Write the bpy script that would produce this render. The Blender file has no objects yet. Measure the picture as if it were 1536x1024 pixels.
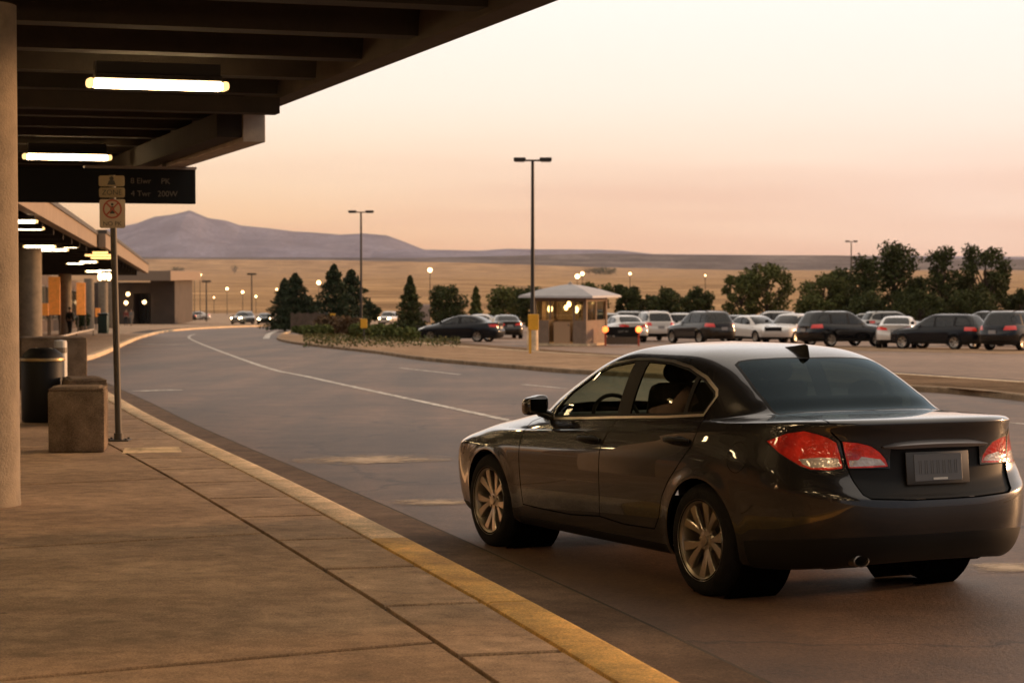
import bpy, bmesh, math, random
import numpy as np
from mathutils import Vector, Matrix
random.seed(7)
PI = math.pi
R = math.radians
C = bpy.context.scene.collection
SC = bpy.context.scene

# ------------------------------------------------------------------ ground shape and camera
F_PX = 3000.0 / 1536.0            # focal length over frame width
CAM_H = 1.665
PITCH = math.atan(102 / 3000)
SLOPE = 0.019
TY = [-60, 0, 300, 420, 600, 1000, 1600, 2600, 4200, 6500, 9000, 14000, 40000]
TZ = [1.14, 0, -5.7, -7.0, -7.4, -8.6, -9.0, -7.0, -3.0, 9, 16, 10, 0]


def gz(x, y):
    """height of the ground: a gentle fall away from the terminal, then the plain rising to the hills"""
    return float(np.interp(y, TY, TZ))


def ray(px, py):
    v = Vector(((px - 768) / 3000, 1, (512 - py) / 3000))
    c, s = math.cos(PITCH), math.sin(PITCH)
    return Vector((v.x, v.y * c + v.z * s, v.z * c - v.y * s))


def on_ground(px, py, h=0.0):
    """world point of the sloping ground (raised by h) seen at a spot of the survey photograph"""
    d = ray(px, py)
    t = (CAM_H - h) / (-d.z - SLOPE * d.y)
    return Vector((d.x * t, d.y * t, gz(0, d.y * t) + h))


def at_depth(px, py, y):
    d = ray(px, py)
    t = y / d.y
    return Vector((d.x * t, y, CAM_H + d.z * t))


cam_d = bpy.data.cameras.new('camera')
cam = bpy.data.objects.new('camera', cam_d)
C.objects.link(cam)
cam.location = (0, 0, CAM_H)
cam.rotation_euler = (PI / 2 - PITCH, 0, 0)
cam_d.sensor_width = 36
cam_d.lens = 36 * F_PX
cam_d.clip_start = 0.1
cam_d.clip_end = 120000
cam_d.dof.use_dof = True
cam_d.dof.focus_distance = 13.0
cam_d.dof.aperture_fstop = 5.0
SC.camera = cam


# ------------------------------------------------------------------ materials
def mat(name, col, rough=0.6, metal=0.0, coat=0.0, emit=None, estr=0.0, spec=0.5, noise=None, bump=None, coat_rough=0.03):
    """principled material; noise=(scale, amount, detail) varies the colour, bump=(scale, strength)"""
    m = bpy.data.materials.new(name)
    m.use_nodes = True
    nt = m.node_tree
    b = nt.nodes['Principled BSDF']
    b.inputs['Base Color'].default_value = (*col, 1)
    b.inputs['Roughness'].default_value = rough
    b.inputs['Metallic'].default_value = metal
    b.inputs['Specular IOR Level'].default_value = spec
    b.inputs['Coat Weight'].default_value = coat
    b.inputs['Coat Roughness'].default_value = coat_rough
    if emit:
        b.inputs['Emission Color'].default_value = (*emit, 1)
        b.inputs['Emission Strength'].default_value = estr
    if noise or bump:
        tc = nt.nodes.new('ShaderNodeTexCoord')
    if noise:
        n = nt.nodes.new('ShaderNodeTexNoise')
        n.inputs['Scale'].default_value = noise[0]
        n.inputs['Detail'].default_value = noise[2] if len(noise) > 2 else 5
        n.inputs['Roughness'].default_value = 0.65
        nt.links.new(tc.outputs['Object'], n.inputs['Vector'])
        r = nt.nodes.new('ShaderNodeValToRGB')
        a = noise[1]
        r.color_ramp.elements[0].position = 0.3
        r.color_ramp.elements[1].position = 0.7
        r.color_ramp.elements[0].color = (*[c * (1 - a) for c in col], 1)
        r.color_ramp.elements[1].color = (*[min(1, c * (1 + a)) for c in col], 1)
        nt.links.new(n.outputs['Fac'], r.inputs['Fac'])
        nt.links.new(r.outputs['Color'], b.inputs['Base Color'])
    if bump:
        n2 = nt.nodes.new('ShaderNodeTexNoise')
        n2.inputs['Scale'].default_value = bump[0]
        n2.inputs['Detail'].default_value = 4
        nt.links.new(tc.outputs['Object'], n2.inputs['Vector'])
        bp = nt.nodes.new('ShaderNodeBump')
        bp.inputs['Strength'].default_value = bump[1]
        bp.inputs['Distance'].default_value = bump[2] if len(bump) > 2 else 0.02
        nt.links.new(n2.outputs['Fac'], bp.inputs['Height'])
        nt.links.new(bp.outputs['Normal'], b.inputs['Normal'])
    return m


def glass(name, tint, refl=1.0, ior=1.5):
    """thin automotive glass: tinted see-through plus a fresnel reflection"""
    m = bpy.data.materials.new(name)
    m.use_nodes = True
    nt = m.node_tree
    nt.nodes.remove(nt.nodes['Principled BSDF'])
    out = nt.nodes['Material Output']
    t = nt.nodes.new('ShaderNodeBsdfTransparent')
    t.inputs['Color'].default_value = (*tint, 1)
    g = nt.nodes.new('ShaderNodeBsdfGlossy')
    g.inputs['Roughness'].default_value = 0.01
    g.inputs['Color'].default_value = (*(refl if isinstance(refl, tuple) else (refl,) * 3), 1)
    lw = nt.nodes.new('ShaderNodeLayerWeight')          # schlick, the same from both sides of the pane
    lw.inputs['Blend'].default_value = .5
    pw = nt.nodes.new('ShaderNodeMath')
    pw.operation = 'POWER'
    pw.inputs[1].default_value = 5
    nt.links.new(lw.outputs['Facing'], pw.inputs[0])
    fr = nt.nodes.new('ShaderNodeMath')
    fr.operation = 'MULTIPLY_ADD'
    fr.inputs[1].default_value = .94
    fr.inputs[2].default_value = .05
    nt.links.new(pw.outputs[0], fr.inputs[0])
    mx = nt.nodes.new('ShaderNodeMixShader')
    nt.links.new(fr.outputs[0], mx.inputs[0])
    nt.links.new(t.outputs[0], mx.inputs[1])
    nt.links.new(g.outputs[0], mx.inputs[2])
    nt.links.new(mx.outputs[0], out.inputs[0])
    return m


# ------------------------------------------------------------------ mesh helpers
def link(name, me, m=None, parent=None):
    o = bpy.data.objects.new(name, me)
    C.objects.link(o)
    for k in (m if isinstance(m, (list, tuple)) else [m] if m else []):
        me.materials.append(k)
    if parent is not None:
        o.parent = parent
    return o


def obj(name, bm, m=None, parent=None, smooth=None, loc=None):
    me = bpy.data.meshes.new(name)
    bm.to_mesh(me)
    bm.free()
    if smooth is not None:
        me.shade_smooth()
        if smooth < 180:
            me.set_sharp_from_angle(angle=R(smooth))
    o = link(name, me, m, parent)
    if loc is not None:
        o.location = loc
    return o


def thing(name, label, cat, loc=(0, 0, 0), rz=0, group=None):
    o = bpy.data.objects.new(name, None)
    o.empty_display_size = 0.2
    C.objects.link(o)
    o.location = loc
    o.rotation_euler = (0, 0, rz)
    return tag(o, label, cat, group)


def tag(o, label, cat, group=None):
    o['label'] = label
    o['category'] = cat
    if group:
        o['group'] = group
    return o


def setting(o, kind='structure'):
    o['kind'] = kind
    return o


def dup(root, loc=None, rz=None, label=None, group=None):
    r = root.copy()
    C.objects.link(r)
    if loc is not None:
        r.location = loc
    if rz is not None:
        r.rotation_euler = (0, 0, rz)
    if label:
        r['label'] = label
    if group:
        r['group'] = group
    for ch in list(root.children):
        c = ch.copy()
        C.objects.link(c)
        c.parent = r
        for g in ch.children:
            d = g.copy()
            C.objects.link(d)
            d.parent = c
    return r


def nb():
    return bmesh.new()


def box(bm, c, s, rz=0.0, bev=0.0, mi=0):
    n0 = len(bm.faces)
    mtx = Matrix.Translation(c) @ Matrix.Rotation(rz, 4, 'Z') @ Matrix.Diagonal((*s, 1))
    g = bmesh.ops.create_cube(bm, size=1, matrix=mtx)
    if bev:
        ed = list({e for v in g['verts'] for e in v.link_edges})
        bmesh.ops.bevel(bm, geom=ed, offset=bev, segments=2, profile=0.5, affect='EDGES')
    bm.faces.ensure_lookup_table()
    for f in bm.faces[n0:]:
        f.material_index = mi
    return bm


def cyl(bm, p, q, r0, r1=None, n=16, caps=True):
    p, q = Vector(p), Vector(q)
    d = q - p
    mtx = Matrix.Translation((p + q) / 2) @ d.to_track_quat('Z', 'Y').to_matrix().to_4x4()
    bmesh.ops.create_cone(bm, cap_ends=caps, segments=n, radius1=r0, radius2=r0 if r1 is None else r1, depth=d.length, matrix=mtx)
    return bm


def sph(bm, c, s, u=16, v=10):
    if not isinstance(s, (tuple, list)):
        s = (s, s, s)
    bmesh.ops.create_uvsphere(bm, u_segments=u, v_segments=v, radius=1, matrix=Matrix.Translation(c) @ Matrix.Diagonal((*s, 1)))
    return bm


def tube(bm, pts, r, n=8, closed=False):
    """a round bar swept along points"""
    pts = [Vector(p) for p in pts]
    m = len(pts)
    rings = []
    for i, p in enumerate(pts):
        a = pts[(i - 1) % m] if (closed or i > 0) else p
        b = pts[(i + 1) % m] if (closed or i < m - 1) else p
        d = (b - a).normalized()
        u = d.cross(Vector((0, 0, 1)))
        if u.length < 1e-4:
            u = d.cross(Vector((0, 1, 0)))
        u.normalize()
        w = d.cross(u)
        rr = r[i] if isinstance(r, (list, tuple)) else r
        rings.append([bm.verts.new(p + (u * math.cos(2 * PI * k / n) + w * math.sin(2 * PI * k / n)) * rr) for k in range(n)])
    for i in range(m if closed else m - 1):
        A, B = rings[i], rings[(i + 1) % m]
        for k in range(n):
            bm.faces.new((A[k], A[(k + 1) % n], B[(k + 1) % n], B[k]))
    if not closed:
        bm.faces.new(rings[0])
        bm.faces.new(rings[-1][::-1])
    bmesh.ops.recalc_face_normals(bm, faces=bm.faces[:])
    return bm


def lathe(bm, prof, n=32, mtx=None, closed=False):
    """prof = [(r, h)] turned about Z"""
    mtx = mtx or Matrix.Identity(4)
    rings = []
    for r, h in prof:
        rings.append([bm.verts.new(mtx @ Vector((r * math.cos(2 * PI * k / n), r * math.sin(2 * PI * k / n), h))) for k in range(n)])
    for i in range(len(prof) - (0 if closed else 1)):
        A, B = rings[i], rings[(i + 1) % len(prof)]
        for k in range(n):
            bm.faces.new((A[k], A[(k + 1) % n], B[(k + 1) % n], B[k]))
    return bm


def prism(bm, pts, z0, z1, mtx=None):
    """polygon (x, y) extruded from z0 to z1"""
    mtx = mtx or Matrix.Identity(4)
    a = [bm.verts.new(mtx @ Vector((p[0], p[1], z0))) for p in pts]
    b = [bm.verts.new(mtx @ Vector((p[0], p[1], z1))) for p in pts]
    n = len(pts)
    bm.faces.new(a[::-1])
    bm.faces.new(b)
    for i in range(n):
        bm.faces.new((a[i], a[(i + 1) % n], b[(i + 1) % n], b[i]))
    bmesh.ops.recalc_face_normals(bm, faces=bm.faces[:])
    return bm


# ------------------------------------------------------------------ cars: one shell of rings, cut into panels
def pchip(t, y, ts):
    t, y = np.asarray(t, float), np.asarray(y, float)
    h = np.diff(t)
    dl = np.diff(y) / h
    d = np.zeros_like(y)
    for i in range(1, len(y) - 1):
        if dl[i - 1] * dl[i] > 0:
            w1, w2 = 2 * h[i] + h[i - 1], h[i] + 2 * h[i - 1]
            d[i] = (w1 + w2) / (w1 / dl[i - 1] + w2 / dl[i])
    d[0], d[-1] = dl[0], dl[-1]
    k = np.clip(np.searchsorted(t, ts, side='right') - 1, 0, len(h) - 1)
    s = (ts - t[k]) / h[k]
    return ((1 + 2 * s) * (1 - s) ** 2 * y[k] + s * (1 - s) ** 2 * h[k] * d[k] + s * s * (3 - 2 * s) * y[k + 1] + s * s * (s - 1) * h[k] * d[k + 1])


def shell(rings, xm, nf, nr, sub, ef=(6, 2.6), er=(6, 3.0), ef_low=None, blend=3.0, arches=(), flare=0.012):
    """half (y >= 0) of a car skin. rings: xf zf xr zr ys zs slope, from the sill up to the roof"""
    A = np.array(rings, float)
    ch = np.sqrt(np.diff(A[:, 0]) ** 2 + np.diff(A[:, 1]) ** 2) + np.sqrt(np.diff(A[:, 2]) ** 2 + np.diff(A[:, 3]) ** 2) + 2 * np.sqrt(np.diff(A[:, 4]) ** 2 + np.diff(A[:, 5]) ** 2)
    t = np.concatenate([[0], np.cumsum(ch)])
    ts = np.concatenate([np.linspace(t[i], t[i + 1], sub, endpoint=False) for i in range(len(t) - 1)] + [[t[-1]]])
    Q = np.stack([pchip(t, A[:, k], ts) for k in range(7)], 1)

    def plan(p, q, n, half):
        th = np.linspace(0, PI / 2, 4001)
        xi, et = np.cos(th) ** (2 / p), np.sin(th) ** (2 / q)
        s = np.concatenate([[0], np.cumsum(np.hypot(np.diff(xi) * half, np.diff(et) * 0.9))])
        u = np.linspace(0, s[-1], n)
        return np.interp(u, s, xi), np.interp(u, s, et)
    bm = nb()
    rows = []
    k0, k1 = 6 * sub, 12 * sub
    for iq, q in enumerate(Q):
        w_ = min(1, max(0, (iq - k0) / (k1 - k0)))
        w_ = w_ * w_ * (3 - 2 * w_)
        e2 = tuple(a * (1 - w_) + c * w_ for a, c in zip(ef_low or ef, ef))
        if iq == 0 or (w_ > 0 and w_ < 1) or iq == k1:
            xf, yf = plan(*e2, nf, A[3, 0] - xm)
            xr, yr = plan(*er, nr, xm - A[3, 2])
            xr, yr = xr[::-1], yr[::-1]
        row = []
        for xi, et in zip(xf, yf):
            row.append([xm + xi * (q[0] - xm), et * q[4], q[1] + (q[5] + q[6] * (xi * (q[0] - xm)) - q[1]) * et ** blend])
        for xi, et in list(zip(xr, yr))[1:]:
            row.append([xm - xi * (xm - q[2]), et * q[4], q[3] + (q[5] - q[6] * (xi * (xm - q[2])) - q[3]) * et ** blend])
        for p in row:
            for ax, az, ar in arches:
                d = math.hypot(p[0] - ax, p[2] - az) - ar
                if d < 0.12 and p[1] > 0.5:
                    p[1] += flare * math.exp(-(max(d, 0) / 0.05) ** 2)
        rows.append([bm.verts.new(p) for p in row])
    for a, b in zip(rows, rows[1:]):
        for i in range(len(a) - 1):
            bm.faces.new((a[i], a[i + 1], b[i + 1], b[i]))
    bmesh.ops.remove_doubles(bm, verts=bm.verts[:], dist=1e-4)
    bm.faces.layers.int.new('piece')
    return bm


def inside(p, poly):
    x, y = p
    c = False
    n = len(poly)
    for i in range(n):
        (x1, y1), (x2, y2) = poly[i], poly[(i + 1) % n]
        if (y1 > y) != (y2 > y) and x < (x2 - x1) * (y - y1) / (y2 - y1) + x1:
            c = not c
    return c


SIDE = (Vector((1, 0, 0)), Vector((0, 0, 1)))
REAR = (Vector((0, 1, 0)), Vector((0, 0, 1)))
TOP = (Vector((1, 0, 0)), Vector((0, 1, 0)))


def cut(bm, poly, axes, keep, piece, closed=True, only=None):
    """scores the skin along a polygon seen along one direction and gives the faces inside it a piece number"""
    U, V = axes
    N = U.cross(V)
    pl = bm.faces.layers.int['piece']
    us, vs = [p[0] for p in poly], [p[1] for p in poly]
    bb = (min(us), max(us), min(vs), max(vs))

    def span(f):
        a = [v.co.dot(U) for v in f.verts]
        b = [v.co.dot(V) for v in f.verts]
        return min(a), max(a), min(b), max(b)

    def near(s, lo, e=1e-4):
        return s[0] <= lo[1] + e and s[1] >= lo[0] - e and s[2] <= lo[3] + e and s[3] >= lo[2] - e
    cand = [f for f in bm.faces if keep(f.calc_center_median()) and (only is None or f[pl] in only) and near(span(f), bb)]
    n = len(poly)
    for i in range(n):
        a, b = poly[i], poly[(i + 1) % n]
        sb = (min(a[0], b[0]), max(a[0], b[0]), min(a[1], b[1]), max(a[1], b[1]))
        hot, cold = [], []
        for f in cand:
            (hot if near(span(f), sb) else cold).append(f)
        if not hot:
            continue
        d = Vector((b[0] - a[0], b[1] - a[1]))
        no = U * -d.y + V * d.x
        if no.length < 1e-9:
            continue
        geom = list({v for f in hot for v in f.verts}) + list({e for f in hot for e in f.edges}) + hot
        res = bmesh.ops.bisect_plane(bm, geom=geom, dist=1e-5, plane_co=U * a[0] + V * a[1], plane_no=no.normalized())
        cand = cold + [g for g in res['geom'] if isinstance(g, bmesh.types.BMFace)]
    for f in cand:
        c = f.calc_center_median()
        if inside((c.dot(U), c.dot(V)), poly):
            f[pl] = piece


def take(bm, pieces, mirror=False, both=False):
    """new bmesh with the faces of some pieces; mirrored to the right side or on both sides"""
    pl = bm.faces.layers.int['piece']
    out = nb()
    for sgn in ([1, -1] if both else [-1 if mirror else 1]):
        mp = {}
        for f in bm.faces:
            if f[pl] in pieces:
                vs = []
                for v in f.verts:
                    if v not in mp:
                        mp[v] = out.verts.new((v.co.x, v.co.y * sgn, v.co.z))
                    vs.append(mp[v])
                try:
                    out.faces.new(vs if sgn > 0 else vs[::-1])
                except ValueError:
                    pass
    if both:
        bmesh.ops.remove_doubles(out, verts=[v for v in out.verts if abs(v.co.y) < 2e-4], dist=3e-4)
    return out


def offset_poly(poly, d):
    """polygon shrunk (d > 0) or grown by d"""
    n = len(poly)
    ar = sum(poly[i][0] * poly[(i + 1) % n][1] - poly[(i + 1) % n][0] * poly[i][1] for i in range(n))
    sg = 1 if ar > 0 else -1
    out = []
    for i in range(n):
        a, b, c = Vector(poly[i - 1]), Vector(poly[i]), Vector(poly[(i + 1) % n])
        d1, d2 = (b - a).normalized(), (c - b).normalized()
        n1, n2 = Vector((-d1.y, d1.x)) * sg, Vector((-d2.y, d2.x)) * sg
        m = (n1 + n2)
        m = m / max(m.length_squared, 0.25) * 2
        out.append((b.x + m.x * d, b.y + m.y * d))
    return out


def smooth_poly(pts, n=4):
    """closed Catmull-Rom through corner points"""
    out = []
    m = len(pts)
    for i in range(m):
        p0, p1, p2, p3 = [Vector(pts[(i + k) % m]) for k in (-1, 0, 1, 2)]
        for k in range(n):
            t = k / n
            q = 0.5 * ((2 * p1) + (p2 - p0) * t + (2 * p0 - 5 * p1 + 4 * p2 - p3) * t * t + (3 * p1 - p0 - 3 * p2 + p3) * t ** 3)
            out.append((q.x, q.y))
    return out


def circle(cx, cz, r, n=44):
    return [(cx + r * math.cos(2 * PI * k / n), cz + r * math.sin(2 * PI * k / n)) for k in range(n)]

SEDAN = [
    # xf    zf     xr     zr     ys    zs    slope
    (2.00, 0.200, -2.10, 0.250, 0.700, 0.20, 0.0),
    (2.22, 0.190, -2.36, 0.270, 0.830, 0.20, 0.0),
    (2.31, 0.280, -2.45, 0.340, 0.875, 0.25, 0.0),
    (2.345, 0.42, -2.495, 0.430, 0.900, 0.38, 0.0),
    (2.35, 0.53, -2.510, 0.540, 0.915, 0.53, -.005),
    (2.335, 0.62, -2.505, 0.625, 0.921, 0.66, -.01),
    (2.30, 0.69, -2.470, 0.660, 0.918, 0.75, -.02),
    (2.22, 0.755, -2.430, 0.720, 0.903, 0.82, -.035),
    (2.07, 0.815, -2.415, 0.850, 0.884, 0.872, -.045),
    (1.87, 0.875, -2.420, 0.965, 0.866, 0.912, -.05),
    (1.68, 0.920, -2.440, 1.045, 0.850, 0.926, -.055),
    (1.53, 0.950, -2.400, 1.070, 0.838, 0.944, -.055),
    (1.40, 0.975, -2.10, 1.080, 0.824, 0.960, -.055),
    (1.27, 1.000, -1.84, 1.082, 0.808, 0.976, -.055),
    (0.98, 1.135, -1.65, 1.165, 0.775, 1.085, -.04),
    (0.66, 1.262, -1.45, 1.268, 0.728, 1.210, -.03),
    (0.36, 1.355, -1.26, 1.358, 0.672, 1.322, -.01),
    (0.13, 1.408, -1.10, 1.413, 0.616, 1.386, 0),
    (-.03, 1.437, -0.94, 1.443, 0.540, 1.424, 0),
    (-.17, 1.459, -0.70, 1.463, 0.380, 1.453, 0),
    (-.35, 1.473, -0.35, 1.473, 0.0, 1.473, 0),
]
CAR_X, CAR_Y, CAR_PHI = 1.27161, 13.28870, 0.473628


def pose(root, x, y, phi):
    """stand a car on the sloping ground, nose turned phi to the left of straight ahead"""
    h = Vector((-math.sin(phi), math.cos(phi), 0))
    h.z = gz(x, y + h.y * .5) - gz(x, y - h.y * .5)
    h.normalize()
    s = (gz(x, y + .5) - gz(x, y - .5))
    n = Vector((0, -s, 1)).normalized()
    l = n.cross(h)
    m = Matrix((h, l, n)).transposed().to_4x4()
    m.translation = (x, y, gz(x, y))
    root.matrix_world = m
    return root

# ------------------------------------------------------------------ shared car materials
M_RUBBER = mat('tyre_rubber', (.009, .008, .0075), .85, bump=(60, .3), spec=.2)
M_BLACK = mat('black_plastic', (.008, .0075, .007), .55, spec=.25)
M_GAP = mat('panel_gap', (.003, .003, .003), 1.0, spec=0.0)
M_TRIM = mat('cabin_trim', (.014, .012, .011), .9, spec=.15)
M_CHROME = mat('chrome_strip', (.72, .66, .56), .30, 1.0)
M_ALLOY = mat('alloy_rim', (.44, .39, .33), .3, .9)
M_DISC = mat('brake_disc', (.18, .16, .14), .4, .9)
M_RED = mat('red_lens', (.50, .012, .006), .12, 0, 1.0, emit=(1, .045, .02), estr=.06)
M_REDF = mat('red_lens_lit', (.50, .012, .006), .2, 0, 1.0, emit=(1, .06, .03), estr=.14)
M_WHITEL = mat('clear_lens', (.62, .55, .50), .15, .4, 1.0)
M_AMBER = mat('headlamp_lens', (.80, .42, .16), .15, .3, 1.0)
M_CLEARHEAD = mat('clear_headlamp', (.7, .68, .62), .12, .5, 1.0)
M_HEADLIT = mat('lit_headlamp', (.8, .7, .5), .3, emit=(1, .72, .36), estr=45.0)
M_PLATE = mat('licence_plate', (.30, .28, .27), .4)
M_PLATEF = mat('plate_frame', (.05, .047, .045), .4)
G_SIDE = glass('side_glass', (.70, .76, .64))
G_REAR = glass('tinted_rear_glass', (.05, .07, .075), (.33, .43, .49))
G_DARK = glass('dark_car_glass', (.13, .14, .14))


def wheel_meshes(rad, rimr, width, arms=5, n=56):
    """tyre, rim and disc meshes, outer face towards +Y, axle through the origin"""
    rot = Matrix.Rotation(-PI / 2, 4, 'X')      # Z -> +Y
    w = width / 2
    b = nb()
    lathe(b, [(rimr - .012, -w), (rimr + .01, -w - .004), (rad - .045, -w - .006), (rad - .012, -w + .012), (rad, -w + .04), (rad, w - .04), (rad - .012, w - .012), (rad - .045, w + .006), (rimr + .01, w + .004), (rimr - .012, w)], n, rot)
    for k in range(4):                           # grooves round the tread
        pass
    bmesh.ops.recalc_face_normals(b, faces=b.faces[:])
    tyre = bpy.data.meshes.new('tyre')
    b.to_mesh(tyre)
    b.free()
    tyre.shade_smooth()
    tyre.materials.append(M_RUBBER)
    b = nb()
    lathe(b, [(rimr - .03, -w), (rimr - .035, w - .05), (rimr - .022, w - .012), (rimr - .006, w - .002), (rimr, w + .004), (rimr + .004, w - .004)], n, rot)
    # split spokes
    t0 = .030
    for k in range(arms):
        for sd in (-1, 1):
            a0 = 2 * PI * k / arms
            pts = []
            for i in range(6):
                u = i / 5
                r = .045 + u * (rimr - .062)
                ang = a0 + sd * (.10 + .205 * u ** .8) * (1 if r > .08 else .9)
                hw = .012 + .021 * u
                dish = w - .022 - .020 * (1 - u) ** 1.5 + .004 * u
                pts.append((r, ang, hw, dish))
            rows = []
            for r, ang, hw, dish in pts:
                c, s = math.cos(ang), math.sin(ang)
                T = Vector((-s, c, 0))
                P = Vector((c * r, s * r, 0))
                row = [P - T * hw + Vector((0, 0, dish - t0)), P - T * hw + Vector((0, 0, dish - .005)), P - T * hw * .8 + Vector((0, 0, dish)), P + T * hw * .8 + Vector((0, 0, dish)), P + T * hw + Vector((0, 0, dish - .005)), P + T * hw + Vector((0, 0, dish - t0))]
                rows.append([b.verts.new(rot @ q) for q in row])
            for A, B in zip(rows, rows[1:]):
                for j in range(5):
                    b.faces.new((A[j], A[j + 1], B[j + 1], B[j]))
    lathe(b, [(.075, w - .075), (.072, w - .05), (.060, w - .040), (.034, w - .036), (.031, w - .026), (.0, w - .024)], 24, rot)
    for k in range(5):
        a = 2 * PI * (k + .5) / 5
        cyl(b, rot @ Vector((.054 * math.cos(a), .054 * math.sin(a), w - .055)), rot @ Vector((.054 * math.cos(a), .054 * math.sin(a), w - .032)), .009, n=8)
    bmesh.ops.recalc_face_normals(b, faces=b.faces[:])
    rim = bpy.data.meshes.new('rim')
    b.to_mesh(rim)
    b.free()
    rim.shade_smooth()
    rim.set_sharp_from_angle(angle=R(24))
    rim.materials.append(M_ALLOY)
    b = nb()
    lathe(b, [(.0, -.02), (rimr - .07, -.02), (rimr - .07, .0), (.0, .0)], 32, rot)
    bmesh.ops.recalc_face_normals(b, faces=b.faces[:])
    disc = bpy.data.meshes.new('brake_disc')
    b.to_mesh(disc)
    b.free()
    disc.materials.append(M_DISC)
    return tyre, rim, disc


def add_wheels(root, wm, wb, track, rad, disc=True):
    tyre, rim, dsc = wm
    for i, (x, s) in enumerate(((wb, 1), (wb, -1), (-wb, 1), (-wb, -1))):
        w = link('wheel', tyre, None, root)
        w.location = (x, s * track, rad)
        w.rotation_euler = (0, [.25, 1.1, .55, 2.0][i], PI if s < 0 else 0)
        r = link('rim', rim, None, w)
        if disc:
            link('brake_disc', dsc, None, w)


def panel(name, bm, m, root, thick=.016, smooth=180, rim_m=None, off=None):
    """a skin panel with a dark inner lining and a folded edge of real depth"""
    if thick:
        bm.normal_update()
        inner = {v: v.co - v.normal * thick for v in bm.verts}
        faces = bm.faces[:]
        edges = [e_ for e_ in bm.edges if e_.is_boundary]
        mp = {v: bm.verts.new(c) for v, c in inner.items()}
        for f in faces:
            g = bm.faces.new([mp[v] for v in reversed(f.verts)])
            g.material_index = 1
        for e_ in edges:
            a, c = e_.verts
            f = bm.faces.new([bm.verts.new(p) for p in (a.co, c.co, inner[c], inner[a])])
            f.material_index = 1
    o = obj(name, bm, [m, M_GAP], root, smooth=smooth)
    if off:
        o.location = off
    return o


def lens_detail(m, c0, c1):
    nt = m.node_tree
    p = nt.nodes['Principled BSDF']
    tc = nt.nodes.new('ShaderNodeTexCoord')
    vo = nt.nodes.new('ShaderNodeTexVoronoi')
    vo.inputs['Scale'].default_value = 55
    nz = nt.nodes.new('ShaderNodeTexNoise')
    nz.inputs['Scale'].default_value = 9
    nt.links.new(tc.outputs['Object'], vo.inputs['Vector'])
    nt.links.new(tc.outputs['Object'], nz.inputs['Vector'])
    r = nt.nodes.new('ShaderNodeValToRGB')
    r.color_ramp.elements[0].position, r.color_ramp.elements[1].position = .38, .62
    r.color_ramp.elements[0].color, r.color_ramp.elements[1].color = (*c0, 1), (*c1, 1)
    nt.links.new(nz.outputs['Fac'], r.inputs['Fac'])
    nt.links.new(r.outputs['Color'], p.inputs['Base Color'])
    bp = nt.nodes.new('ShaderNodeBump')
    bp.inputs['Strength'].default_value = .35
    bp.inputs['Distance'].default_value = .006
    nt.links.new(vo.outputs['Distance'], bp.inputs['Height'])
    nt.links.new(bp.outputs['Normal'], p.inputs['Normal'])


lens_detail(M_RED, (.22, .006, .004), (.75, .03, .012))
lens_detail(M_WHITEL, (.35, .25, .20), (.80, .72, .66))
WM_BIG = wheel_meshes(.33, .240, .215)


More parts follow.
